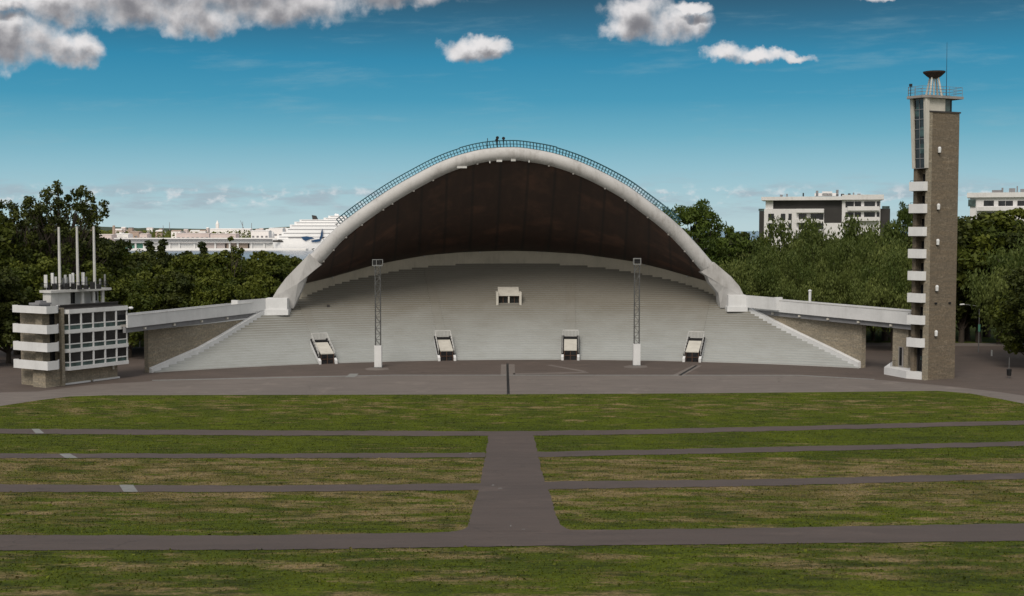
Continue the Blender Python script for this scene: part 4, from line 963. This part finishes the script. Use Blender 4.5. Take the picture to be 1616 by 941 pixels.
for px, yt, D, lab in ((267.5, 351, 3600, 'thin lattice mast on the far horizon, taller one left'), (257.5, 356, 3600, 'short thin mast beside the taller lattice mast on horizon'), (383, 350, 3300, 'harbour crane with leaning jib on the horizon'), (397, 352, 3400, 'thin straight mast right of the leaning crane')):
    a = at(px, yt, D); r = empty('harbour_mast', (a.x, D, -8), lab, 'mast'); b = MB(); b.tube((a.x, D, -8), (a.x, D, a.z), 1.3, .7, n=4)
    if 'jib' in lab: b.tube((a.x+3, D, 18), (a.x-6, D, a.z+3), .9, .5, n=4)
    b.build('tower_frame', 'soffit', r)
a = at(342.5, 347.5, 3200); r = empty('white_spire', (a.x, 3200, -8), 'white church-like tower rising above the far white sheds', 'tower'); b = MB(); b.box(a.x-3.5, a.x+3.5, 3200, 3207, -8, a.z-9); b.build('shaft', 'far_white', r)
b = MB(); b.add([(a.x-3.5, 3200, a.z-9), (a.x+3.5, 3200, a.z-9), (a.x+3.5, 3207, a.z-9), (a.x-3.5, 3207, a.z-9), (a.x, 3203, a.z)], [(0, 1, 4), (1, 2, 4), (2, 3, 4), (3, 0, 4)]); b.build('spire', 'far_white', r)
a = at(427, 364.5, 2350); b = MB(); b.lathe((0, 0, 0), [(7, 0), (7, a.z+7-6), (5.5, a.z+7-2), (2.5, a.z+7), (.1, a.z+7.3)], 20); o = b.build('storage_tank', 'far_white', None, smooth=True); o.location = (a.x, 2350, -7); tag(o, 'round white storage tank between hangar and ship', 'tank')
# cruise ship
D = 1780.; sx = lambda px: at(px, 380, D).x; sz = lambda py: at(450, py, D).z
r = empty('cruise_ship', (sx(440), D, -10), 'huge white cruise ship with dark funnel and blue hull wave mark, moored behind the arch', 'ship')
BM = 14
def hull_ring(px, wd, z0, z1): return [(sx(px), D+BM-wd, z1), (sx(px)+2, D+BM-wd*.8, z0), (sx(px)+2, D+BM+wd*.8, z0), (sx(px), D+BM+wd, z1)]
b = MB(); b.loft([hull_ring(p_, w_, -10.5, z_) for p_, w_, z_ in ((427, .3, sz(377.5)), (433, 6, sz(378)), (442, 11, sz(378.5)), (455, 14, sz(378)), (470, 14, sz(376)), (660, 14, sz(376)), (664, 10, sz(376)))], True, True); b.build('hull', 'ship_white', r)
for y0, y1, p0, p1, ins in ((378, 372, 437, 658, 2), (372, 366, 444, 656, 2.2), (366, 360, 451, 655, 2.4), (360, 354.5, 457, 652, 2.6), (354.5, 350, 464, 650, 4), (350, 346.5, 472, 640, 5), (346.5, 343.5, 510, 620, 6), (343.5, 340.5, 517, 545, 8)):
    b = MB(); b.box(sx(p0), sx(p1), D+ins, D+2*BM-ins, sz(y0)+.01, sz(y1), ); dk = b.build('deck', 'ship_white', r)
    b = MB(); b.box(sx(p0)+3, sx(p1)-3, D+ins-.3, D+ins-.01, sz(y0)+(sz(y1)-sz(y0))*.55, sz(y0)+(sz(y1)-sz(y0))*.68); b.build('window_line', 'soffit', dk)
b = MB(); b.hexa([(sx(492), D+9, sz(348)), (sx(500), D+9, sz(348)), (sx(500), D+19, sz(348)), (sx(492), D+19, sz(348)), (sx(490.5), D+10, sz(339.5)), (sx(496.5), D+10, sz(340.5)), (sx(496.5), D+18, sz(340.5)), (sx(490.5), D+18, sz(339.5))]); b.build('funnel', 'black_clad', r)
b = MB(); b.box(sx(430), sx(451), D+2.5, D+4, sz(382.3), sz(379.3)); b.build('bow_opening', 'black_clad', r)
b = MB(); b.box(sx(455), sx(476), D-.3, D-.01, sz(376.2), sz(374.6)); b.build('lifeboat_recess', 'soffit', r)
def decal(pts, nm='hull_mark'):
    b = MB(); n = len(pts); b.add([(sx(x), D-.6, sz(y)) for x, y in pts]+[(sx(x), D-.02, sz(y)) for x, y in pts], [tuple(range(n)), tuple(range(n, 2*n))]+[(i, (i+1) % n, n+(i+1) % n, n+i) for i in range(n)]); b.build(nm, 'ship_blue', r)
decal([(475, 374), (484, 373), (492, 374.5), (496, 376.5), (490, 377.5), (486, 379), (482, 380.5), (478, 378)])
decal([(491, 380), (498, 378.3), (504, 377.5), (508, 376), (505, 381), (500, 382), (492, 382)])
decal([(506, 372), (507.5, 364), (509.5, 361), (509.5, 372), (508, 376), (504, 376.5)])
for px, y in ((528, 338.5), (531, 339)):
    b = MB(); b.lathe((sx(px), D+14, sz(y)-2), [(1.5, 0), (2.2, 1.5), (1.2, 3), (.1, 3.4)], 10); b.build('radar_dome', 'ship_white', r)

# ================================================================== TREES
def quads_mesh(name, C, Nn, Tt, l, w, tone):
    n = len(C); Bn = np.cross(Nn, Tt); Bn /= np.linalg.norm(Bn, axis=1)[:, None]+1e-9
    l = l[:, None]; w = w[:, None]
    V = np.stack([C-Tt*l, C+Bn*w-Tt*l*.1, C+Tt*l, C-Bn*w+Tt*l*.1], 1).reshape(-1, 3).astype(np.float32)
    me = bpy.data.meshes.new(name); me.vertices.add(4*n); me.vertices.foreach_set('co', V.ravel())
    me.loops.add(4*n); me.loops.foreach_set('vertex_index', np.arange(4*n, dtype=np.int32))
    me.polygons.add(n); me.polygons.foreach_set('loop_start', np.arange(0, 4*n, 4, dtype=np.int32))
    try: me.polygons.foreach_set('loop_total', np.full(n, 4, dtype=np.int32))
    except Exception: pass
    at_ = me.attributes.new('tone', 'FLOAT', 'FACE'); at_.data.foreach_set('value', tone.astype(np.float32)); me.update(calc_edges=True); me.validate(); return me
def make_tree(seed, kind, H=16., R=6., z0=3., nclump=110, cr=1.3, per=110, leaf=.30, m='leaf', limbs=26, top='round', shell=.45, squash=.8):
    rg_ = np.random.RandomState(seed); cs = []
    hz = (H-z0)/2; cz = z0+hz
    lob = [(rg_.normal(size=3), rg_.uniform(.1, .35)) for _ in range(9)]
    while len(cs) < nclump:
        d = rg_.normal(size=3); d /= np.linalg.norm(d)
        r = rg_.uniform(0, 1)**shell
        f = .78+sum(a*max(0, np.dot(d, v/np.linalg.norm(v)))**4 for v, a in lob)
        f = min(f, 1.12)
        p = np.array([d[0]*R*f*r, d[1]*R*f*r, cz+d[2]*hz*min(f, 1.02)*r])
        if top == 'pine':
            t = (p[2]-z0)/(H-z0); w = max(.12, 1-t**1.6); p[0] *= w; p[1] *= w
        cs.append(p)
    cs = np.array(cs); n = nclump*per; ci = np.repeat(np.arange(nclump), per)
    rad = cr*rg_.uniform(.55, 1.25, nclump)[ci]
    d = rg_.normal(size=(n, 3)); d /= np.linalg.norm(d, axis=1)[:, None]
    rr_ = rad*rg_.uniform(0, 1, n)**.5
    P = cs[ci]+d*rr_[:, None]*np.array([1, 1, squash])
    if kind == 'willow':
        hang = rg_.uniform(0, 1, n)**1.5*1.7; P[:, 2] -= hang; P[:, :2] = cs[ci][:, :2]+(P[:, :2]-cs[ci][:, :2])*(1-.12*hang)[:, None]
        T_ = rg_.normal(size=(n, 3))*.35+np.array([0, 0, -1]); l = leaf*rg_.uniform(.6, 1.3, n); w = l*.4
    elif kind == 'pine':
        T_ = rg_.normal(size=(n, 3))*.6+np.array([0, 0, .8]); l = leaf*rg_.uniform(.7, 1.4, n); w = l*.35
    else:
        T_ = rg_.normal(size=(n, 3)); l = leaf*rg_.uniform(.7, 1.3, n); w = l*.62
    T_ /= np.linalg.norm(T_, axis=1)[:, None]
    N_ = d+rg_.normal(size=(n, 3))*.7+np.array([0, 0, .35]); N_ -= T_*np.sum(N_*T_, 1)[:, None]; N_ /= np.linalg.norm(N_, axis=1)[:, None]+1e-9
    tone = np.clip(rg_.uniform(0, 1, nclump)[ci]*.8+rg_.uniform(-.1, .3, n), 0, 1)
    P[:, 2] = np.maximum(P[:, 2], .3)
    me = quads_mesh('crown', P, N_, T_, l, w, tone); me.materials.append(MT[m])
    tb = MB(); pts = [Vector((0, 0, -.3))]; th = z0+hz*.9
    for i in range(1, 6): pts.append(Vector((rg_.uniform(-.3, .3)*i/2, rg_.uniform(-.3, .3)*i/2, th*i/5)))
    rs = [.42*(1-.14*i)*H/16 for i in range(6)]; tb.path(pts, rs, 9)
    for k in rg_.choice(nclump, min(limbs, nclump), False):
        e = Vector(cs[k]); j = int(np.clip(e.z/th*4*rg_.uniform(.45, .8), 1, 5)); s = pts[j]
        mid = s.lerp(e, .5)+Vector((0, 0, .06*(e-s).length)); tb.tube(s, mid, rs[j]*.42, rs[j]*.26, n=5, cap=False); tb.tube(mid, e, rs[j]*.26, .03, n=5, cap=False)
    o = bpy.data.objects.new('tree', None); tr = tb.build('trunk', 'bark', None, fix=False); cw = bpy.data.objects.new('crown', me)
    return (tr.data, me, H, R, tr)
protos = {}
protos['b1'] = make_tree(1, 'b', 17, 6.2, 2.5, 120, 1.35, 110, .30, 'leaf')
protos['b2'] = make_tree(2, 'b', 18, 5.4, 2.0, 120, 1.25, 110, .30, 'leaf_dark')
protos['b3'] = make_tree(3, 'b', 15, 6.8, 1.5, 130, 1.3, 105, .29, 'leaf')
protos['b4'] = make_tree(4, 'b', 18, 5.0, 2.0, 110, 1.2, 115, .28, 'leaf_dark', top='pine')
protos['w1'] = make_tree(5, 'willow', 16, 7.5, 2.0, 80, 2.1, 300, .27, 'leaf_willow')
protos['w2'] = make_tree(6, 'willow', 17, 6.8, 2.0, 76, 2.1, 300, .27, 'leaf_willow')
protos['p1'] = make_tree(8, 'pine', 22, 6.5, 3.0, 170, 1.05, 110, .28, 'leaf_pine', limbs=60, shell=.4)
protos['s1'] = make_tree(9, 'b', 27, 9.5, 6.0, 190, .95, 80, .27, 'leaf_dark', limbs=190, shell=.28, squash=1.1)
protos['sp'] = make_tree(12, 'b', 17, 2.6, 3.0, 60, .62, 60, .2, 'leaf', limbs=60, shell=.6)
for k, v in protos.items(): COL.objects.unlink(v[4]); bpy.data.objects.remove(v[4])
KN = {'b': 'broadleaf_tree', 'w': 'willow_tree', 'p': 'pine_tree', 's': 'tall_tree'}
def tree(kind, px, ytop, Y, lab, group=None, wf=1.0, rot=None, zb=0.0):
    tm, cm, H, R, _ = protos[kind]; p = at(px, ytop, Y); s = (p.z-zb)/H
    r = bpy.data.objects.new(KN[kind[0]], None); COL.objects.link(r); r.location = (p.x, Y, zb); r.scale = (s*wf, s*wf, s); r.rotation_euler = (0, 0, random.uniform(0, 6.28) if rot is None else rot)
    tag(r, lab, 'tree', group)
    for nm, me in (('trunk', tm), ('crown', cm)):
        c = bpy.data.objects.new(nm, me); COL.objects.link(c); c.parent = r
random.seed(21)
GL = 'dense trees of the wood behind the left walkway'; GR = 'trees packed behind the right willows'
tree('s1', 92, 289, 214, 'tallest dark tree at the left with sparse tufted top, behind the flagpoles', wf=1.0, rot=.4)
tree('s1', 22, 312, 210, 'dark tree with ragged top at the left edge, beside the tallest one', wf=.95, rot=2.2)
tree('b2', 143, 345, 222, 'dark round tree right of the tallest left tree, above the rightmost flagpole', wf=1.1)
tree('b1', -30, 335, 205, 'dark tree cut by the left edge of the picture')
front_l = [('b3', 10, 415, 196, 'low broad tree behind the balconies at far left'), ('b1', 60, 400, 200, 'mid green tree directly behind the rooftop antennas, left part'), ('b3', 118, 404, 204, 'mid green tree directly behind the middle flagpole base'),
           ('b3', 165, 372, 222, 'olive green tree right of the flagpoles, catching the light'), ('b3', 203, 432, 205, 'pale olive bush-like tree above the left building corner'), ('b2', 215, 388, 232, 'dark green tree behind the pale olive one'),
           ('b4', 256, 380, 236, 'dark pointed tree standing above the middle of left walkway'), ('b1', 300, 396, 228, 'dark green rounded tree left of the left street lamps'), ('b4', 320, 384, 250, 'narrow dark spire tree in front of the grey water'),
           ('b1', 345, 390, 226, 'yellowish green tree above the curved street lamp'), ('sp', 366, 364, 224, 'thin bare-stemmed tree sticking up against the harbour, left of ship'), ('b3', 385, 402, 232, 'broad olive tree left of the arch, below harbour sheds'),
           ('b1', 420, 391, 238, 'rounded tree below the bow of the cruise ship'), ('b3', 447, 400, 244, 'green tree right next to the left arch foot, lower'), ('b2', 474, 395, 262, 'dark tree half hidden behind the left arch tube')]
for k, px, yt, Y, lab in front_l: tree(k, px, yt, Y, lab)
for k, px, yt, Y, wf in (('b1', 190, 384, 255, 1.1), ('b4', 236, 382, 262, 1.2), ('b2', 284, 386, 268, 1.2), ('b1', 330, 396, 262, 1.1), ('b2', 362, 392, 268, 1.2), ('b3', 402, 394, 268, 1.1), ('b1', 436, 398, 276, 1.1), ('b2', 460, 404, 285, 1.1), ('b3', 230, 410, 216, 1.1), ('b2', 278, 418, 214, 1.1), ('b1', 330, 430, 214, 1.0), ('b3', 378, 428, 215, 1.0), ('b1', 418, 428, 218, .9),
                         ('b2', 10, 350, 240, 1.2), ('b2', 60, 345, 245, 1.2), ('b2', 115, 352, 245, 1.2), ('b2', 160, 366, 250, 1.1), ('b2', -20, 400, 190, 1.0), ('b2', 150, 425, 206, .9)):
    tree(k, px, yt, Y, 'dense green tree packed into the wood behind the left walkway', GL, wf=wf)
random.seed(5)
tree('p1', 1107, 297, 262, 'large dark green conical tree standing right of the arch', wf=1.2, rot=1.0)
tree('p1', 1038, 306, 275, 'dark tree top peeping over the arch tube on the right', wf=.7, rot=2.0)
tree('b2', 1164, 355, 275, 'small dark tree between the conical tree and the apartment block')
tree('b1', 1080, 372, 270, 'green tree low behind the arch, left of the large conical tree')
tree('b2', 1148, 350, 300, 'rounded tree top on the horizon right of the conical tree', wf=.9)
tree('b1', 1182, 362, 305, 'tree top just left of the apartment block base', wf=.9)
tree('b3', 1135, 395, 262, 'green tree filling below the large conical tree')
front_r = [('w1', 1196, 380, 232, 'grey-green willow nearest the right arch foot'), ('w2', 1250, 351, 240, 'willow below the left half of the apartment block'), ('w1', 1300, 341, 246, 'broad willow below the middle of the apartment block'), ('w2', 1296, 388, 226, 'pale willow in front, above the white vent pipe'),
           ('w1', 1352, 334, 250, 'olive willow hiding the right half of the apartment block'), ('w2', 1352, 384, 228, 'willow in front, halfway between vent pipe and tower'), ('w1', 1400, 342, 236, 'willow just left of the tower'), ('w2', 1232, 402, 222, 'low willow over the raised right parapet')]
for k, px, yt, Y, lab in front_r: tree(k, px, yt, Y, lab)
tree('w2', 1412, 400, 216, 'lower willow touching the tower balconies')
tree('p1', 1429, 303, 300, 'dark tree top peeping out left behind the tower', wf=.6)
for k, px, yt, Y in (('b2', 1180, 390, 265), ('b2', 1215, 385, 270), ('b2', 1270, 375, 275), ('b2', 1320, 365, 280), ('b2', 1375, 355, 285), ('b2', 1210, 430, 232), ('b2', 1265, 430, 234), ('b2', 1320, 430, 236), ('b2', 1380, 430, 236), ('b2', 1430, 360, 250), ('b2', 1175, 430, 250)):
    tree(k, px, yt, Y, 'dark tree packed behind the right willows', GR, wf=1.15)
tree('b2', 1530, 326, 236, 'dark tall tree directly right of the tower', wf=1.2)
tree('b2', 1562, 318, 244, 'dark tree below the right apartment block', wf=1.2)
tree('b1', 1596, 322, 230, 'dark green tree below the right end of the far block', wf=1.2)
tree('w2', 1632, 374, 200, 'grey-green drooping tree at the right edge, overhanging the bin', wf=1.1)
tree('b1', 1626, 440, 190, 'yellowish tree low at the right edge beside the bin', wf=1.1)
tree('b2', 1640, 400, 186, 'dark tree cut by the right edge')
for px, yt, Y in ((1520, 380, 232), (1548, 372, 232), (1580, 380, 230), (1640, 330, 225), (1500, 340, 260)): tree('b2', px, yt, Y, 'dark tree packed behind the street lamp right of the tower', 'dark trees packed right of the tower', wf=1.15)
# far-shore woods: one mass of small crowns
rg_ = np.random.RandomState(4); n = 26000
X = rg_.uniform(-1700, -380, n); Yy = rg_.uniform(2500, 4300, n); clump = .5+.5*np.sin(X*.021+Yy*.004)*np.sin(X*.057+1)
Zz = -8+rg_.uniform(0, 1, n)*(11+13*clump)
T_ = rg_.normal(size=(n, 3)); T_ /= np.linalg.norm(T_, axis=1)[:, None]; N_ = np.cross(T_, rg_.normal(size=(n, 3))); N_ /= np.linalg.norm(N_, axis=1)[:, None]
me = quads_mesh('far_wood', np.stack([X, Yy, Zz], 1), N_, T_, rg_.uniform(2, 4, n), rg_.uniform(1.5, 3, n), rg_.uniform(0, 1, n)); me.materials.append(MT['leaf'])
o = bpy.data.objects.new('far_wood', me); COL.objects.link(o); tag(o, 'low green woods spread along the far harbour shore', 'wood', kind='stuff')

# short mown grass standing on the lawns (one uncountable mass)
rg_ = np.random.RandomState(17); n = 330000
Yy = np.sqrt(rg_.uniform(47.0**2, 160.0**2, n)); X = rg_.uniform(-.47, .47, n)*Yy
def tz(y):
    q = (125-y)/8.0; return np.maximum(0, np.where(y > 140, 0, .0955*8*np.logaddexp(0, q)-.0955*8*math.log1p(math.exp(-15/8.0))))
Zz = tz(Yy)
w_ = Yy*cos(TH)-(Zz-CZ)*sin(TH); PX_ = 808+F*X/w_; PY_ = 470.5-F*(Yy*sin(TH)+(Zz-CZ)*cos(TH))/w_
def inter(tab): return np.interp(PX_, [a for a, _ in tab], [b_ for _, b_ in tab])
bad = np.zeros(n, bool)
for up, lo, x0, x1 in RIB:
    bad |= (PX_ > x0) & (PX_ < x1) & (PY_ > inter(up)+.1) & (PY_ < inter(lo)+.2)
le = np.interp(PY_, [a for a, _ in LE], [b_ for _, b_ in LE]); re_ = np.interp(PY_, [a for a, _ in RE], [b_ for _, b_ in RE])
bad |= (PY_ > 685) & (PY_ < 842) & (PX_ > le+.5) & (PX_ < re_-.5)
fy = [(-400, 652), (0, 641), (60, 632), (110, 626), (170, 624), (400, 623.5), (620, 623), (805, 622.5), (1100, 621), (1350, 618.5), (1480, 617), (1530, 621), (1580, 630), (1640, 642), (1900, 700)]
bad |= PY_ < inter(fy)+.3
k_ = ~bad; X, Yy, Zz = X[k_], Yy[k_], Zz[k_]; n = len(X)
hgt = rg_.uniform(.014, .040, n)*(1+.9*(rg_.uniform(0, 1, n) > .96)); T_ = rg_.normal(size=(n, 3))*.45+np.array([0, 0, 1]); T_ /= np.linalg.norm(T_, axis=1)[:, None]
N_ = rg_.normal(size=(n, 3))*np.array([1, 1, .2]); N_ -= T_*np.sum(N_*T_, 1)[:, None]; N_ /= np.linalg.norm(N_, axis=1)[:, None]
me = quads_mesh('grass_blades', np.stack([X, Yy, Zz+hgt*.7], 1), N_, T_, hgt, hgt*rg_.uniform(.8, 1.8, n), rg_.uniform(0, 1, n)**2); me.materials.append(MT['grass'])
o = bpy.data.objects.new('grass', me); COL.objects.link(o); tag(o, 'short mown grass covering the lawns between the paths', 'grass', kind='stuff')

# ================================================================== LIGHT, SKY, CAMERA
SE, SAZ = radians(46), radians(200)      # sun high behind the camera's left shoulder
sd = Vector((sin(SAZ)*cos(SE), cos(SAZ)*cos(SE), sin(SE)))
lt = bpy.data.lights.new('sun', 'SUN'); lt.energy = 2.3; lt.angle = radians(26); lt.color = (1, .91, .80)
so = bpy.data.objects.new('sun', lt); COL.objects.link(so); so.rotation_euler = sd.to_track_quat('Z', 'Y').to_euler()
W = bpy.data.worlds.new('World'); S.world = W; W.use_nodes = True; n = W.node_tree.nodes; l = W.node_tree.links; bg = n['Background']
sk = n.new('ShaderNodeTexSky'); sk.sky_type = 'NISHITA'; sk.sun_disc = False; sk.sun_elevation = SE; sk.sun_rotation = SAZ
tc = n.new('ShaderNodeTexCoord').outputs['Generated']
def mth(op, *a):
    x = n.new('ShaderNodeMath'); x.operation = op
    for i, v in enumerate(a):
        if hasattr(v, 'is_linked'): l.new(v, x.inputs[i])
        else: x.inputs[i].default_value = v
    return x.outputs[0]
sep = n.new('ShaderNodeSeparateXYZ'); l.new(tc, sep.inputs[0])
X_, Y_, Z_ = sep.outputs
Ys = mth('MAXIMUM', Y_, .05)
A_ = mth('MULTIPLY', mth('DIVIDE', X_, Ys), 20); B_ = mth('MULTIPLY', mth('DIVIDE', Z_, Ys), 20)
def comb(a, b_, c=0):
    x = n.new('ShaderNodeCombineXYZ')
    for i, v in enumerate((a, b_, c)):
        if hasattr(v, 'is_linked'): l.new(v, x.inputs[i])
        else: x.inputs[i].default_value = v
    return x.outputs[0]
def fb(vec, sc, det, ro, seed=0):
    t = n.new('ShaderNodeTexNoise'); t.noise_dimensions = '4D'; t.inputs['W'].default_value = seed; t.inputs['Scale'].default_value = sc; t.inputs['Detail'].default_value = det; t.inputs['Roughness'].default_value = ro; l.new(vec, t.inputs['Vector']); return t.outputs['Fac']
def sm(v, a, b_):
    x = n.new('ShaderNodeMapRange'); x.interpolation_type = 'SMOOTHSTEP'; x.inputs['From Min'].default_value = a; x.inputs['From Max'].default_value = b_; l.new(v, x.inputs[0]); return x.outputs[0]
ELL = [(340, -30, 300, 72), (190, 4, 135, 46), (100, 12, 70, 38), (320, 30, 70, 36), (440, 12, 120, 38), (620, -18, 130, 36), (215, 20, 90, 32),
       (38, 68, 88, 46), (115, 82, 55, 30), (-20, 60, 70, 50), (15, 5, 45, 18),
       (735, 82, 42, 22), (775, 76, 40, 16), (1010, 32, 68, 38), (1065, 42, 52, 32), (985, 48, 45, 22), (1090, 15, 30, 10),
       (1145, 86, 44, 15), (1200, 92, 60, 11), (1250, 98, 36, 7), (1372, 2, 42, 9)]
def density(A, B, k):
    v = comb(A, B); wn = fb(v, 2.2, 5, .6, 3.1); wn2 = fb(v, 2.2, 5, .6, 9.7)
    Aw = mth('ADD', A, mth('MULTIPLY', mth('SUBTRACT', wn, .5), .75)); Bw = mth('ADD', B, mth('MULTIPLY', mth('SUBTRACT', wn2, .5), .5))
    m = None
    for px, py, rx, ry in ELL:
        cx, cy = (px-808)/100, (360-py)/100
        e = mth('SUBTRACT', 1, mth('ADD', mth('POWER', mth('DIVIDE', mth('SUBTRACT', Aw, cx), rx/100), 2), mth('POWER', mth('DIVIDE', mth('SUBTRACT', Bw, cy), ry/100), 2)))
        m = e if m is None else mth('SMOOTH_MAX', m, e, .3)
    return mth('ADD', m, mth('MULTIPLY', mth('SUBTRACT', fb(v, 2.6, 6, .50, 1.3), .5), k))
d0 = density(A_, B_, 2.0)
d1 = density(mth('ADD', A_, -.08), mth('ADD', B_, .16), 1.6)
alpha = sm(d0, -.2, .95)
shade = sm(d1, .2, 1.25)
vv = comb(A_, B_)
puff = fb(vv, 3.0, 6, .5, 5.5)
lightc = mixc(n, l, shade, (.80, .78, .78), (.20, .20, .22))
lightc = mixc(n, l, mth('MULTIPLY', sm(puff, .4, .7), .35), lightc, (.40, .40, .42))
# blue part: Nishita tinted (deep teal overhead of the horizon band), greyer high up where thin cloud covers the sky
el = mth('MULTIPLY', mth('DIVIDE', Z_, mth('SQRT', mth('ADD', mth('MULTIPLY', X_, X_), mth('MULTIPLY', Y_, Y_)))), 1.0)
band = ramp(n, l, mth('MULTIPLY', el, 2.5), [(0.0, (.50, .66, .70)), (.05, (.40, .60, .67)), (.11, (.27, .52, .63)), (.18, (.12, .40, .54)), (.25, (.030, .29, .46)), (.325, (.005, .225, .395)), (.39, (.004, .135, .25)), (.45, (.004, .07, .13)), (1.0, (.05, .12, .2))])
skys = n.new('ShaderNodeVectorMath'); skys.operation = 'SCALE'; l.new(sk.outputs[0], skys.inputs[0]); skys.inputs['Scale'].default_value = .09
skym = mixc(n, l, mth('SUBTRACT', .9, mth('MULTIPLY', sm(el, .22, .45), .9)), skys.outputs[0], band)
# desaturated cap overhead (thin veil)
veil = mth('MULTIPLY', sm(el, .35, .9), .75)
back = sm(mth('MULTIPLY', Y_, -1), -.25, .35)
base_sky = mixc(n, l, veil, mixc(n, l, mth('MULTIPLY', back, .85), skym, (.72, .69, .64)), (.74, .72, .70))
# low streaky haze clouds near the horizon and faint wisps
sv_ = comb(mth('MULTIPLY', A_, .55), mth('MULTIPLY', B_, 3.2)); streak = fb(sv_, 1.6, 8, .6, 2.2)
lowm = mth('MULTIPLY', sm(B_, .1, .35), mth('SUBTRACT', 1, sm(B_, .5, .95)))
lowa = mth('MULTIPLY', mth('MULTIPLY', sm(streak, .44, .64), lowm), .75)
col = mixc(n, l, lowa, base_sky, (.36, .44, .50))
pf = fb(comb(A_, mth('MULTIPLY', B_, 1.8)), 3.4, 8, .6, 7.7)
lowp = mth('MULTIPLY', mth('MULTIPLY', sm(pf, .50, .68), mth('MULTIPLY', sm(B_, .3, .42), mth('SUBTRACT', 1, sm(B_, .52, .75)))), .7)
col = mixc(n, l, lowp, col, (.72, .74, .76))
wis = fb(comb(mth('MULTIPLY', A_, .35), mth('MULTIPLY', mth('ADD', B_, mth('MULTIPLY', A_, -.03)), 2.4)), 1.3, 9, .65, 4.4)
wa = mth('MULTIPLY', mth('MULTIPLY', sm(wis, .5, .78), .30), sm(B_, .8, 1.6))
col = mixc(n, l, wa, col, (.30, .46, .52))
fwd = sm(Y_, .15, .35)
col = mixc(n, l, mth('MULTIPLY', alpha, fwd), col, lightc)
fin = n.new('ShaderNodeVectorMath'); fin.operation = 'SCALE'; l.new(col, fin.inputs[0]); fin.inputs['Scale'].default_value = 10.0
l.new(fin.outputs[0], bg.inputs[0]); bg.inputs[1].default_value = .1
cam = bpy.data.cameras.new('camera'); cam.sensor_width = 36; cam.lens = 36*F/1616; cam.clip_start = .5; cam.clip_end = 20000
co = bpy.data.objects.new('camera', cam); COL.objects.link(co); co.location = (0, 0, CZ); co.rotation_euler = (pi/2-TH, 0, 0); S.camera = co
S.view_settings.view_transform = 'Standard'; S.view_settings.look = 'None'; S.view_settings.exposure = 0; S.view_settings.gamma = 1
S.view_settings.use_curve_mapping = False
S.render.engine = 'CYCLES'; S.cycles.max_bounces = 5; S.cycles.diffuse_bounces = 3; S.cycles.glossy_bounces = 2; S.cycles.transmission_bounces = 2; S.cycles.use_denoising = True
